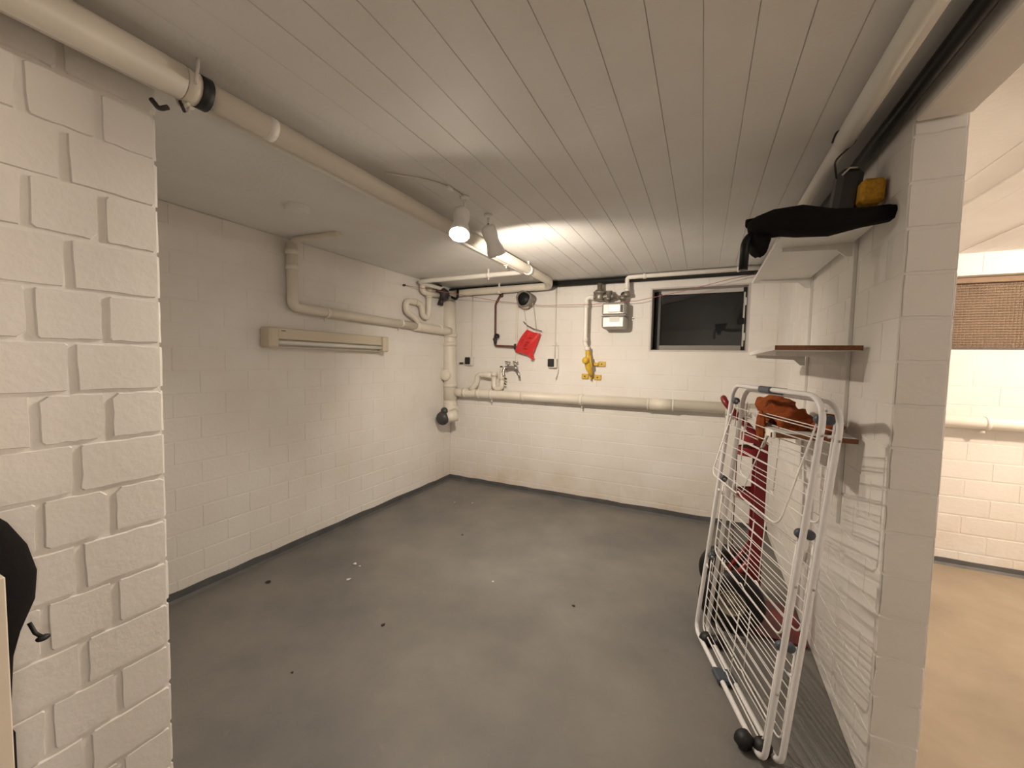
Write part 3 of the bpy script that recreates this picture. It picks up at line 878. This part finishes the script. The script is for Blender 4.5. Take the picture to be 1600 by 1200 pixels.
t, lc = thing_at('gas_riser', 'white gas riser pipe with elbow left of the regulator', 'pipe', (1.478, -.10, 1.47))
lc.put(MB().tube([(1.548, -.10, 1.857), (1.478, -.10, 1.860), (1.478, -.10, 1.49), (1.478, -.10, 1.455), (1.498, -.088, 1.40)], .019, 14, fillet=.03), 'pipe_run', 'pipewhite')
for (a, b, r) in (((1.478, -.10, 1.77), (1.478, -.10, 1.81), .0235), ((1.52, -.10, 1.858), (1.547, -.10, 1.857), .0245), ((1.478, -.10, 1.47), (1.478, -.10, 1.505), .024), ((1.494, -.090, 1.425), (1.499, -.088, 1.395), .024)):
    lc.put(MB().cyl(a, b, r, 14), 'collar', 'pipewhite')

t, lc = thing_at('gas_valve', 'yellow main gas valve with wall brackets under the riser', 'valve', (1.50, -.08, 1.2))
lc.put(MB().tube([(1.500, -.088, 1.395), (1.505, -.085, 1.34), (1.500, -.080, 1.29), (1.512, -.08, 1.235), (1.525, -.07, 1.20), (1.528, -.05, 1.17)], [.020, .024, .030, .026, .020, .014], 14), 'valve_body', 'yellow')
lc.put(MB().lathe([(0, .03), (.020, .03), (.028, .02), (.030, 0), (.030, -.01)], (1.492, -.11, 1.305), (-.2, -1, 0), 16), 'valve_cap', 'yellow')
lc.put(MB().tube([(1.528, -.105, 1.35), (1.535, -.115, 1.30), (1.545, -.11, 1.26), (1.540, -.105, 1.245)], .008, 8, fillet=.02), 'valve_lever', 'yellow')
for (cx, cz_) in ((1.612, 1.277), (1.463, 1.163), (1.578, 1.157)):
    b = lc.put(MB().box((cx, -.010, cz_), (.062, .014, .046), bev=.003), 'wall_bracket', 'yellow')
    lc.put(MB().cyl((cx, -.016, cz_), (cx, -.021, cz_), .007, 8), 'screw', 'darkiron', b)
lc.put(MB().box((1.56, -.030, 1.275), (.05, .020, .026), bev=.003), 'bracket_arm', 'yellow')
lc.put(MB().box((1.522, -.030, 1.163), (.020, .045, .050), bev=.003), 'bracket_arm', 'yellow')

# ================================================================== BACK WALL FITTINGS
t, lc = thing_at('copper_feed', 'rusty red water pipe with stop valve bending down beside the tap', 'pipe', (.57, -.04, 1.5))
lc.put(MB().tube([(.588, -.004, 1.945), (.583, -.035, 1.915), (.547, -.045, 1.845), (.552, -.045, 1.437), (.78, -.045, 1.428)], .011, 10, fillet=.02), 'pipe_run', 'rust')
lc.put(MB().lathe([(.011, 0), (.024, .006), (.018, .02), (.012, .03)], (.590, -.002, 1.940), (0, -1, -.2), 12), 'wall_flange', 'rust')
lc.put(MB().tube([(.551, -.045, 1.545), (.551, -.045, 1.50), (.551, -.045, 1.455)], [.013, .020, .014], 12), 'valve_body', 'darkiron')
lc.put(MB().tube([(.551, -.05, 1.50), (.585, -.075, 1.527)], .007, 8), 'valve_stem', 'darkiron')
lc.put(MB().lathe([(0, .006), (.022, .006), (.024, 0), (.022, -.008), (0, -.008)], (.592, -.082, 1.533), (.6, -.5, .5), 14), 'valve_knob', 'black')
lc.put(MB().cyl((.525, -.045, 1.505), (.548, -.045, 1.505), .006, 8), 'drain_nib', 'darkiron')
lc.put(MB().cyl((.770, -.045, 1.40), (.770, -.045, 1.455), .012, 8), 'pipe_tee', 'darkiron')

t, lc = thing_at('grey_conduit', 'thin grey pipe running down the back wall to the tap', 'pipe', (.77, -.02, 1.6))
lc.put(MB().tube([(.68, -.020, 2.00), (.745, -.020, 1.998), (.772, -.020, 1.985), (.774, -.020, 1.26), (.774, -.032, 1.245)], .009, 10, fillet=.02), 'pipe_run', 'pipe')

t, lc = thing_at('wall_tap', 'chrome wall mixer tap with two handles and a swan spout', 'tap', (.74, -.06, 1.21))
lc.put(MB().tube([(.683, -.050, 1.205), (.705, -.052, 1.222), (.75, -.052, 1.226), (.785, -.052, 1.222), (.800, -.050, 1.20)], [.016, .020, .017, .020, .016], 12), 'tap_body', 'chrome')
for (a, b) in (((.705, -.052, 1.235), (.700, -.060, 1.275)), ((.775, -.052, 1.235), (.785, -.060, 1.275))):
    lc.put(MB().tube([a, b], [.012, .008], 10), 'tap_spindle', 'chrome')
    lc.put(MB().tube([(b[0] - .028, b[1], b[2] + .006), (b[0] + .028, b[1], b[2] + .002)], .0065, 8), 'tap_handle', 'chrome')
lc.put(MB().tube([(.690, -.055, 1.235), (.668, -.075, 1.212), (.662, -.082, 1.17), (.675, -.085, 1.135)], [.010, .013, .014, .018], 12, fillet=.02), 'tap_spout', 'chrome')
lc.put(MB().tube([(.795, -.055, 1.205), (.825, -.065, 1.165), (.835, -.068, 1.125)], [.014, .012, .010], 10), 'hose_outlet', 'chrome')
for xx in (.715, .775):
    lc.put(MB().cyl((xx, -.04, 1.222), (xx, -.001, 1.222), .014, 12), 'wall_union', 'chrome')

def socket(x, z, label, loop):
    t, lc = thing_at('wall_socket', label, 'socket', (x, 0, z), 'surface sockets on the back wall')
    lc.put(MB().box((x + .008, -.020, z), (.082, .040, .088), bev=.006), 'socket_box', 'cable')
    lc.put(MB().box((x - .004, -.047, z + .004), (.062, .012, .072), bev=.005), 'socket_lid', 'black')
    return t, lc
t, lc = socket(.235, 1.278, 'black lidded socket beside the thick corner downpipe', False)
lc.put(MB().tube([(.258, -.010, 1.322), (.262, -.010, 1.985)], .0045, 8), 'cable', 'cable')
t, lc = socket(1.146, 1.275, 'black lidded socket between red bag and yellow gas valve', True)
lc.put(MB().tube([(1.168, -.010, 1.318), (1.165, -.010, 1.45), (1.166, -.010, 1.99)], .0065, 8), 'cable', 'cable')
lc.put(MB().tube([(1.175, -.014, 1.47), (1.200, -.014, 1.42), (1.205, -.014, 1.26), (1.210, -.03, 1.20), (1.190, -.035, 1.13)], .004, 8, fillet=.03), 'loose_wire', 'cable')
lc.put(MB().box((1.172, -.010, 1.445), (.07, .012, .008), bev=.002), 'cable_clip', 'cable')

t, lc = thing_at('vent_stub', 'round dark vent stub wrapped in grey foam under the ceiling', 'vent', (.885, -.03, 1.872))
def wob(d): return 1 + .07 * math.sin(3 * math.atan2(d.z, d.x) + 1) + .05 * math.sin(7 * math.atan2(d.z, d.x))
c = MB(); vs = []; fs = []; S = 24
for i, (r, y) in enumerate(((.076, .0), (.080, -.04), (.076, -.10), (.074, -.140), (.066, -.146), (.062, -.06), (.06, .05))):
    for k in range(S):
        a = 2 * PI * k / S; q = 1 + (.05 * math.sin(3 * a + 1) + .04 * math.sin(5 * a)) * (1 if i < 5 else 0)
        vs.append((.885 + r * q * math.cos(a), y, 1.872 + r * q * math.sin(a)))
for i in range(6):
    for k in range(S): fs.append((i * S + k, i * S + (k + 1) % S, (i + 1) * S + (k + 1) % S, (i + 1) * S + k))
c.add(vs, fs, True)
lc.put(c, 'foam_sleeve', 'rag')
lc.put(MB().lathe([(0, 0), (.064, 0), (.06, -.01)], (.885, -.120, 1.872), (0, -1, 0), 24), 'dark_opening', 'black')
lc.put(MB().ball((.885, -.085, 1.800), .02, 10, 6, (2.2, 1.0, .9)), 'torn_foam', 'card')

# red plastic bag hanging from a wire on two strings
t, lc = thing_at('red_bag', 'red plastic bag with dark print hanging on strings above the tap', 'bag', (.92, -.06, 1.5))
U, V = 14, 12
P00, P10, P11, P01 = Vector((.895, -.055, 1.592)), Vector((1.040, -.06, 1.552)), Vector((.955, -.065, 1.325)), Vector((.775, -.06, 1.375))
def bag_pt(u, v, side):
    p = P00 * (1 - u) * (1 - v) + P10 * u * (1 - v) + P11 * u * v + P01 * (1 - u) * v
    bulge = math.sin(PI * min(1, max(0, u))) * (.35 + .65 * math.sin(PI * v)) * .020
    p.x -= .020 * math.sin(PI * v) * (1 - u)
    p.z += .012 * math.sin(PI * u) * (1 if v > .5 else -.6) * abs(v - .5) * 2
    p.y += (-bulge - .006 * math.sin(9 * u + 4 * v)) if side else bulge * .4 + .004
    return p
c = MB()
for side in (1, 0):
    vs = [bag_pt(i / U, j / V, side) for j in range(V + 1) for i in range(U + 1)]
    fs = [(j * (U + 1) + i, j * (U + 1) + i + 1, (j + 1) * (U + 1) + i + 1, (j + 1) * (U + 1) + i) for j in range(V) for i in range(U)]
    c.add(vs, fs if side else [q[::-1] for q in fs], True)
lc.put(c, 'bag_sheet', 'redfoil')
lc.put(MB().box((.962, -.066, 1.325), (.034, .010, .034), rot=Matrix.Rotation(.30, 3, 'Y'), bev=.003), 'bag_corner', 'redfoil')
RB = random.Random(4)
lines = ((.16, .22, .08), (.16, .40, .08), (.16, .50, .06), (.16, .62, .07), (.45, .24, .20), (.45, .44, .24), (.45, .54, .16), (.45, .62, .12), (.46, .74, .22))
for (u0, v0, ln) in lines:   # the print is too small to read in the photograph: short dark words
    c = MB(); u = u0
    while u < u0 + ln - .01:
        wd = min(RB.choice((.03, .045, .06)), u0 + ln - u)
        q = [bag_pt(a, b, 1) - Vector((0, .0015, 0)) for a, b in ((u, v0), (u + wd, v0), (u + wd, v0 + .045), (u, v0 + .045))]
        c.quad(*q); u += wd + .014
    o = lc.put(c, 'printed_line', 'print'); o['kind'] = 'stuff'
lc.put(MB().tube([(.855, -.05, 1.668), (.90, -.05, 1.628), (.96, -.05, 1.598), (1.045, -.05, 1.575)], .0035, 6), 'hanger_rod', 'darkiron')
lc.put(MB().tube([(.858, -.06, 1.80), (.875, -.055, 1.70), (.897, -.05, 1.600)], .0022, 6), 'string', 'cable')
lc.put(MB().tube([(.955, -.075, 1.835), (.972, -.06, 1.72), (.990, -.052, 1.575)], .0028, 6), 'string', 'cable')

# clothes line across the room
c = MB()
pl = [Vector((0.012, -.764, 1.938)), Vector((.60, -.085, 1.868)), Vector((1.05, -.085, 1.808)), Vector((1.5, -.130, 1.792)), Vector((1.9, -.12, 1.805)), Vector((2.25, -.10, 1.868)), Vector((2.60, -.10, 1.945)), Vector((2.75, -.075, 1.972))]
c.tube(pl, .0022, 6)
o = c.build('clothes_line', 'string')
tag(o, 'thin pinkish line strung across in front of the back wall', 'string')
o2 = MB().cyl((0.0, -.766, 1.938), (.022, -.766, 1.938), .010, 8).build('wall_hook', 'darkiron', o)
MB().cyl((2.75, -.075, 1.985), (2.75, -.0, 1.985), .005, 8).build('wall_hook', 'darkiron', o)

# ================================================================== LEFT WALL FITTINGS
t, lc = thing_at('fluorescent_lamp', 'yellowed cream fluorescent batten light, unlit, on the left wall', 'lamp', (0, -1.55, 1.40))
y0, y1 = -2.050, -1.045
lc.put(MB().box((.036, (y0 + y1) / 2, 1.426), (.072, y1 - y0 - .10, .072), bev=.006), 'lamp_housing', 'fixture')
for ya in (y0, y1 - .062):
    e = lc.put(MB().box((.050, ya + .031, 1.401), (.098, .062, .124), bev=.010), 'end_cap', 'fixture')
lc.put(MB().tube([(.070, y0 + .062, 1.372), (.070, y1 - .062, 1.372)], .0135, 14), 'lamp_tube', 'tube')
lc.put(MB().box((.018, (y0 + y1) / 2, 1.368), (.030, y1 - y0 - .12, .046)), 'reflector', 'pipewhite')
lc.put(MB().box((.030, (y0 + y1) / 2, 1.344), (.056, y1 - y0 - .12, .006)), 'lower_lip', 'fixture')
lc.put(MB().box((.0725, y0 + .105, 1.444), (.002, .028, .005)), 'small_plate', 'darkgrey')

o = MB().lathe([(0, -.028), (.046, -.028), (.057, -.022), (.058, 0)], (.560, -2.205, H), (0, 0, 1), 26).build('ceiling_cover', 'ceil')
tag(o, 'round white cover plate on the ceiling beside the left wall', 'cover')

# ================================================================== SHELVES ON THE RIGHT WALL
TR = (-1.020, -1.685)
for k, yy in enumerate(TR):
    t, lc = thing_at('shelf_rail', ('white slotted shelf rail behind the far end of the shelves', 'white slotted shelf rail behind the near end of the shelves')[k], 'rail', (XR, yy, 1.0), 'wall rails for shelf brackets')
    c = MB().box((XR - .0055, yy - .0045, 1.30), (.009, .003, 1.22)); c.box((XR - .0055, yy + .0045, 1.30), (.009, .003, 1.22)); c.box((XR - .002, yy, 1.30), (.003, .009, 1.22))
    lc.put(c, 'rail_channel', 'laminate')
    for zz in (1.86, 1.62, 1.20, .78):
        lc.put(MB().cyl((XR - .003, yy, zz), (XR - .006, yy, zz), .0035, 8), 'screw', 'darkiron')

def shelf(zu, y_near, y_far, label, depth=.262, tilt=0.0):
    t, lc = thing_at('wall_shelf', label, 'shelf', (XR, (y_near + y_far) / 2, zu), 'white chipboard shelves on the right wall')
    x0, x1 = XR - .020 - depth + .015, XR - .016
    lc.put(MB().box(((x0 + x1) / 2, (y_near + y_far) / 2, zu + .0085), (x1 - x0, y_far - y_near, .017)), 'shelf_board', 'laminate')
    lc.put(MB().box(((x0 + x1) / 2, y_near - .001, zu + .0085), (x1 - x0 - .001, .003, .0168)), 'raw_edge', 'chip')
    for yy in TR:
        vs = []; h0, h1 = .050, .014
        for dx in (-.004, .004):
            vs += [(x1, yy + dx, zu), (x0 + .03, yy + dx, zu), (x0 + .03, yy + dx, zu - h1), (x1 - .05, yy + dx, zu - .022), (x1 - .02, yy + dx, zu - h0), (x1, yy + dx, zu - h0)]
        fs = [(0, 1, 2, 3, 4, 5), (11, 10, 9, 8, 7, 6)] + [(i, 6 + i, 6 + (i + 1) % 6, (i + 1) % 6) for i in range(6)]
        lc.put(MB().add(vs, fs), 'shelf_bracket', 'laminate')
    return t, lc
shelf(1.750, -1.900, -.95, 'top white shelf carrying the black bag and yellow sponge')
shelf(1.345, -1.868, -.99, 'empty middle white shelf with a raw brown end')
t, lc = shelf(1.030, -1.885, -.99, 'low white shelf holding the orange fleece')
lc.put(MB().tube([(2.655, -1.87, 1.03), (2.645, -1.90, 1.02), (2.640, -1.90, .995), (2.628, -1.895, .985)], .003, 6, fillet=.01), 'torn_edge_band', 'hub')
lc.put(MB().box((2.664, -1.86, 1.040), (.010, .07, .030), rot=Matrix.Rotation(.2, 3, 'Z'), bev=.003), 'torn_edge_strip', 'label')

# orange fleece lying crumpled on the low shelf
def cloth_blob(c, sc, seed, seg=40, rings=24, amp=.22, freq=3.0, flat=None):
    rd = random.Random(seed)
    ks = [(Vector((rd.uniform(-1, 1), rd.uniform(-1, 1), rd.uniform(-1, 1))).normalized() * rd.uniform(.7, 1.6) * freq, rd.uniform(0, 6.28), rd.uniform(.4, 1)) for _ in range(9)]
    def fn(d):
        s = 0
        for k, ph, a in ks:
            s += a * (1 - 2 * abs(math.sin(k.dot(d) + ph)))
        return 1 + amp * s / 4
    mb = MB().ball(c, 1.0, seg, rings, sc, fn)
    if flat is not None:
        mb.v = [(x, y, max(z, flat)) for x, y, z in mb.v]
    return mb
zs = 1.0472
t, lc = thing_at('orange_fleece', 'crumpled rust orange fleece on the low shelf behind the drying rack', 'cloth', (2.76, -1.7, zs))
lc.put(cloth_blob((2.742, -1.42, zs + .035), (.080, .33, .078), 4, amp=.34, freq=3.6, flat=zs + .001), 'folded_body', 'orange')
lc.put(cloth_blob((2.755, -1.71, zs + .030), (.072, .115, .050), 11, amp=.32, freq=3.4, flat=zs + .001), 'rolled_sleeve', 'orange')
lc.put(cloth_blob((2.845, -1.78, zs + .030), (.055, .085, .040), 21, flat=zs + .001), 'crumpled_end', 'orange')
# the corner that hangs over the front edge
lc.put(cloth_blob((2.654, -1.66, zs - .010), (.016, .085, .070), 9, amp=.16), 'hanging_corner', 'orange')

# black bag lying on the top shelf, over its near end, with a handle hanging down
zt = 1.7672
t, lc = thing_at('black_bag', 'limp black bag lying over the near end of the top shelf', 'bag', (2.75, -1.9, zt))
pts = [Vector((2.560, -1.88, zt + .006)), Vector((2.60, -1.89, zt + .012)), Vector((2.655, -1.925, zt + .012)), Vector((2.70, -1.955, zt - .002)), Vector((2.78, -1.965, zt - .014)), Vector((2.86, -1.970, zt - .012)), Vector((2.925, -1.965, zt - .006))]
c = MB().tube(pts, .05, 16, oval=[(.026, .045), (.038, .075), (.044, .095), (.050, .085), (.040, .060), (.030, .055), (.025, .05)])
rd = random.Random(5)
c.v = [(x + rd.uniform(-.004, .004), y + rd.uniform(-.004, .004), z + rd.uniform(-.004, .004)) for x, y, z in c.v]
lc.put(c, 'bag_body', 'blackcloth')
lc.put(cloth_blob((2.592, -1.87, zt - .026), (.040, .09, .062), 3, 24, 14, amp=.18), 'drooping_end', 'blackcloth')
lc.put(MB().tube([(2.560, -1.90, zt + .03), (2.548, -1.89, zt + .045)], [.02, .004], 8), 'bag_tip', 'blackcloth')
lc.put(MB().tube([(2.60, -1.90, zt - .012), (2.562, -1.915, zt - .018), (2.546, -1.925, zt - .045), (2.543, -1.925, zt - .140)], .0150, 10, fillet=.02), 'bag_handle', 'blackgloss')

t, lc = thing_at('dark_case', 'small dark grey rounded case standing on the black bag', 'case', (2.82, -1.87, zt))
c = MB().box((2.835, -1.865, zt + .090), (.070, .080, .170), rot=Matrix.Rotation(.10, 3, 'Y'), bev=.016)
lc.put(c, 'case_body', 'darkgrey')
lc.put(MB().tube([(2.815, -1.906, zt + .150), (2.832, -1.912, zt + .168), (2.855, -1.906, zt + .168)], .003, 6), 'case_rim', 'cable')
o = MB().box((2.888, -1.905, zt + .078), (.062, .080, .078), rot=Matrix.Rotation(.05, 3, 'Y'), bev=.010).build('yellow_sponge', 'ochre')
tag(o, 'yellow sponge block on the top shelf behind the black bag', 'sponge')

# ================================================================== DRYING RACK
# local axes: x along the bottom edge (far to near), y towards the wall, z up the rack
RA = Vector((2.451, -1.528, .017))
ex = Vector((.204, -.620, 0)).normalized()
ez = (Vector((.109, .039, 1.188))).normalized()
ez = (ez - ex * ez.dot(ex)).normalized()
ny = ez.cross(ex)
rack = thing('drying_rack', 'white folded tower clothes drying rack leaning by the shelves', 'drying rack', RA)
rm = Matrix((ex, ny, ez)).transposed().to_4x4(); rm.translation = RA
rack.matrix_world = rm
WD, HT = .655, 1.190
def frame_loop(off, h, s0=0.0, s1=WD):
    c = MB()
    # flattened upright members, round top and bottom rails, wide bends
    rt, rb = .085, .045
    P2 = []
    def arc(cx, cz_, r_, a0, a1, k=7):
        for i in range(k):
            a = a0 + (a1 - a0) * i / (k - 1)
            P2.append((cx + r_ * math.cos(a), off, cz_ + r_ * math.sin(a)))
    arc(s0 + rb, .006 + rb, rb, PI, 1.5 * PI)
    arc(s1 - rb, .006 + rb, rb, 1.5 * PI, 2 * PI)
    for k in (.1, .5, .9): P2.append((s1, off, (.006 + rb) * (1 - k) + (h - .004 - rt) * k))
    arc(s1 - rt, h - .004 - rt, rt, 0, .5 * PI)
    arc(s0 + .06, h - .004 - .06, .06, .5 * PI, PI)
    for k in (.1, .5, .9): P2.append((s0, off, (h - .064) * (1 - k) + (.006 + rb) * k))
    O2 = [(.0098, .0072) if min(abs(p[0] - s0), abs(p[0] - s1)) < .004 else (.0098, .0092) for p in P2]
    c.tube(P2, .01, 12, closed=True, oval=O2, up=(0, 1, 0))
    return c.build('frame_tube', 'rackwhite', rack)
frame_loop(0.0, HT)
frame_loop(.050, HT - .012)
# clips holding both loops together
MB().box((.29, .020, .006), (.070, .078, .026), bev=.006).build('bottom_clip', 'blueGrey', rack)
c = MB().box((.30, .022, HT - .006), (.090, .072, .026), bev=.006)
c.build('top_clip', 'blueGrey', rack)
PV = (1.115, .752, .380)
for tz in PV:
    for s_ in (.006, WD - .032):
        for off in (.012, .040):
            if off > .03 and s_ < .1: continue
            k = MB().lathe([(0, -.010), (.012, -.010), (.0155, -.006), (.0155, .006), (.012, .010), (0, .010)], (s_ + (.012 if s_ < .1 else -.004), off, tz), (1, 0, 0), 16).build('pivot_knob', 'blueGrey', rack)
            MB().lathe([(0, .014), (.006, .014), (.006, .008)], (s_ + (.012 if s_ < .1 else -.004), off, tz), (1 if s_ < .1 else -1, 0, 0), 10).build('pivot_rivet', 'chrome', k)
RW = random.Random(12)
for tier, tz in enumerate(PV):
    for wing, off in enumerate((.014, .062)):
        root = bpy.data.objects.new('folding_shelf', None); COL.objects.link(root); root.parent = rack
        drop = .345 if wing == 0 else .325
        sl, sr = .018, WD - .045
        tb = tz - drop
        sag = -.012
        mid = (sl + sr) / 2
        oy = off + (.004 if wing == 0 else .010)
        if tier == 0 and wing == 0: oy = -.045      # the uppermost shelf hangs out a little
        MB().tube([(sl, off, tz), (sl + .006, oy, tb), (mid - .02, oy, tb + sag * .5), (mid - .008, oy - .004, tb + sag * .5 + .012), (mid + .008, oy - .004, tb + sag * .5 + .012), (mid + .020, oy, tb + sag * .5), (sr - .006, oy, tb + sag), (sr, off, tz)],
                  .0032, 8, fillet=.045).build('shelf_hoop', 'wire', root)
        nW = 8
        for i in range(nW):
            k = (i + .7) / (nW + .4)
            zc = tz - drop * k
            y_ = off + (oy - off) * k
            MB().tube([(sl + .003, y_, zc), (mid, y_ + RW.uniform(-.003, .003), zc - .004 + RW.uniform(-.003, .003)), (sr - .003, y_, zc - .004)], .0019, 6).build('rack_wire', 'wire', root)
        MB().tube([(mid + (.0 if wing else .015), off + .003, tz - .07), (mid + (.0 if wing else .015), oy + .003, tb + .01)], .0019, 6).build('cross_wire', 'wire', root)
        # small bracing rod from pivot to hoop
        MB().tube([(sl + .012, off + .006, tz - .004), (sl - .004, off + .012, tz - .12)], .0022, 6).build('brace_rod', 'wire', root)
for (s_, off) in ((.075, .022), (.085, .066), (.585, -.030), (.600, .020)):
    MB().lathe([(0, -.020), (.022, -.020), (.029, -.013), (.029, .013), (.022, .020), (0, .020)], (s_, off, .0135), (1, .25, 0), 18).build('black_foot', 'black', rack)
for s_, off, tz in ((WD, 0, 1.07), (WD, 0, 1.145), (WD, .05, 1.06), (WD, .05, .60), (WD, 0, .60), (WD, 0, .25), (0, 0, .30)):
    MB().ball((s_ + .009 if s_ > .1 else s_ - .009, off, tz), .0040, 8, 6).build('rivet', 'chrome', rack)
for s_, off, tz in ((.012, .0, 1.05), (.012, 0, .70), (.012, 0, .335), (WD - .016, .05, 1.07), (WD - .016, .05, .30)):
    MB().tube([(s_, off, tz), (s_ + (.022 if s_ < .1 else -.022), off - .004, tz - .006)], .0045, 8).build('stop_peg', 'rackwhite', rack)

# ================================================================== RED SACK TRUCK
t, lc = thing_at('sack_truck', 'red two-wheeled sack truck standing behind the drying rack', 'hand truck', (2.69, -1.26, 0))
YN, YF = -1.345, -1.195
for yy in (YN, YF):
    c = MB()
    c.box((2.702, yy - .012, .48), (.040, .006, .88)); c.box((2.723, yy, .48), (.006, .028, .88)); c.box((2.683, yy - .002, .48), (.005, .018, .88))
    lc.put(c, 'upright', 'red')
for zz, bul in ((.860, .075), (.640, .075), (.930, .060), (.20, .060)):
    pts = []
    for i in range(13):
        a = i / 12
        pts.append((2.680 - bul * math.sin(PI * a) ** .6, YN + (YF - YN) * a, zz))
    vs = []; fs = []
    for p in pts:
        for dx, dz in ((-.002, -.020), (-.002, .020), (.003, .020), (.003, -.020)):
            vs.append((p[0] + dx, p[1], p[2] + dz))
    for i in range(12):
        for k in range(4): fs.append((i * 4 + k, i * 4 + (k + 1) % 4, (i + 1) * 4 + (k + 1) % 4, (i + 1) * 4 + k))
    lc.put(MB().add(vs, fs), 'curved_crossbar', 'red')
lc.put(MB().box((2.604, (YN + YF) / 2, .50), (.004, .010, .74)), 'centre_strap', 'rust')
lc.put(MB().tube([(2.696, YN, .90), (2.672, YN, .955), (2.575, YN + .02, 1.055), (2.535, YN + .03, 1.105), (2.530, (YN + YF) / 2, 1.122), (2.535, YF - .03, 1.105), (2.575, YF - .02, 1.055), (2.672, YF, .955), (2.696, YF, .90)], .0155, 12, fillet=.04), 'loop_handle', 'red')
lc.put(MB().tube([(2.60, YN + .005, 1.03), (2.60, YF - .005, 1.03)], .011, 10), 'handle_rung', 'red')
lc.put(MB().box((2.815, -1.250, .012), (.200, .34, .008), bev=.002), 'toe_plate', 'red')
lc.put(MB().box((2.708, -1.265, .075), (.012, .29, .125), bev=.002), 'toe_back', 'red')
lc.put(MB().box((2.7005, -1.335, .080), (.004, .09, .030)), 'rating_label', 'card')
lc.put(MB().cyl((2.600, -1.440, .145), (2.600, -1.075, .145), .010, 12), 'axle', 'darkiron')
for yy in (YN, YF):
    lc.put(MB().tube([(2.690, yy, .36), (2.610, yy - .005, .22), (2.600, yy, .150)], .013, 10), 'axle_strut', 'red')
    lc.put(MB().tube([(2.700, yy, .08), (2.60, yy, .142)], .012, 10), 'axle_strut', 'red')
for yy in (-1.420, -1.105):
    ty = lc.put(MB().lathe([(.062, -.030), (.110, -.037), (.136, -.030), (.145, -.012), (.145, .012), (.136, .030), (.110, .037), (.062, .030)], (2.600, yy, .1455), (0, 1, 0), 32), 'tyre', 'black')
    lc.put(MB().lathe([(.0, -.030), (.018, -.032), (.020, -.012), (.046, -.008), (.055, -.026), (.064, -.032), (.064, .032), (.055, .026), (.046, .008), (.020, .012), (.018, .032), (0, .030)], (2.600, yy, .1455), (0, 1, 0), 28), 'wheel_rim', 'hub')

# ================================================================== NEAR LEFT EDGE
t, lc = thing_at('black_rucksack', 'black bulging rucksack against the brick pier', 'bag', (1.15, -3.36, 0))
prof = [(.40, .0, .055, .030), (.52, .0, .060, .034), (.60, .0, .060, .040), (.655, .0, .062, .045), (.70, -.004, .075, .060), (.76, -.006, .082, .082), (.82, -.008, .080, .086), (.88, -.010, .070, .078), (.93, -.014, .055, .062), (.965, -.02, .032, .040), (.98, -.02, .008, .010)]
S = 20; vs = []; fs = []
for (zz, dy, rx, ry) in prof:
    for k in range(S):
        a = 2 * PI * k / S; q = 1 + .04 * math.sin(3 * a + zz * 20)
        vs.append((1.142 + rx * q * math.cos(a), -3.349 + dy + ry * q * math.sin(a), zz))
for i in range(len(prof) - 1):
    for k in range(S): fs.append((i * S + k, i * S + (k + 1) % S, (i + 1) * S + (k + 1) % S, (i + 1) * S + k))
fs.append(tuple(range(S))[::-1])
lc.put(MB().add(vs, fs, True), 'bag_body', 'blackcloth')
lc.put(MB().tube([(1.142, -3.345, .48), (1.142, -3.348, .2), (1.145, -3.36, .03)], [.038, .040, .055], 14), 'hanging_strap', 'blackcloth')
lc.put(MB().tube([(1.19, -3.292, .722), (1.20, -3.287, .700), (1.205, -3.280, .690)], .0035, 6), 'pull_cord', 'black')
lc.put(MB().ball((1.206, -3.278, .686), .008, 10, 8, (1, 1.4, .8)), 'pull_toggle', 'black')
o = MB().box((1.300, -3.600, .44), (.030, .506, .878), bev=.002).build('cream_board', 'door')
tag(o, 'cream board standing on edge in front of the black rucksack', 'board')

# ================================================================== CRUMBS ON THE FLOOR
rd = random.Random(2)
def crumb(x, y, r, mat, label, grp):
    c = MB().ball((0, 0, r * .35), r, 7, 5, (1, .7 + rd.random() * .5, .4), lambda d: 1 + .3 * math.sin(5 * d.x + 3 * d.y))
    o = c.build('plaster_crumb' if mat == 'crumb' else 'dirt_crumb', mat)
    o.location = (x, y, 0); o.rotation_euler = (0, 0, rd.random() * 6)
    tag(o, label, 'crumb', grp)
for x, y, r, lb in ((.627, -1.949, .010, 'small white plaster crumb a hand before the biggest white crumb'), (.524, -1.804, .013, 'biggest white plaster crumb on the grey floor'),
                    (.566, -1.808, .006, 'tiny white plaster crumb touching the biggest white crumb'), (1.377, -1.58, .006, 'lone white plaster crumb in the middle of the grey floor'),
                    (.451, -.588, .006, 'white plaster crumb on the floor nearest the corner downpipe'), (.601, -.525, .005, 'tiny white plaster crumb on the floor below the tap')):
    crumb(x, y, r, 'crumb', lb, 'plaster crumbs')
for x, y, r, lb in ((.248, -2.177, .013, 'dark dirt crumb close to the left wall skirting'), (1.09, -2.162, .009, 'dark dirt crumb on the open floor below the spot lamps'),
                    (.88, -1.133, .007, 'dark dirt crumb on the floor straight before the red bag'), (1.865, -1.589, .008, 'dark dirt crumb on the floor towards the drying rack'),
                    (.973, -2.552, .006, 'dark dirt crumb on the floor close to the brick pier')):
    crumb(x, y, r, 'dirt', lb, 'dirt crumbs')
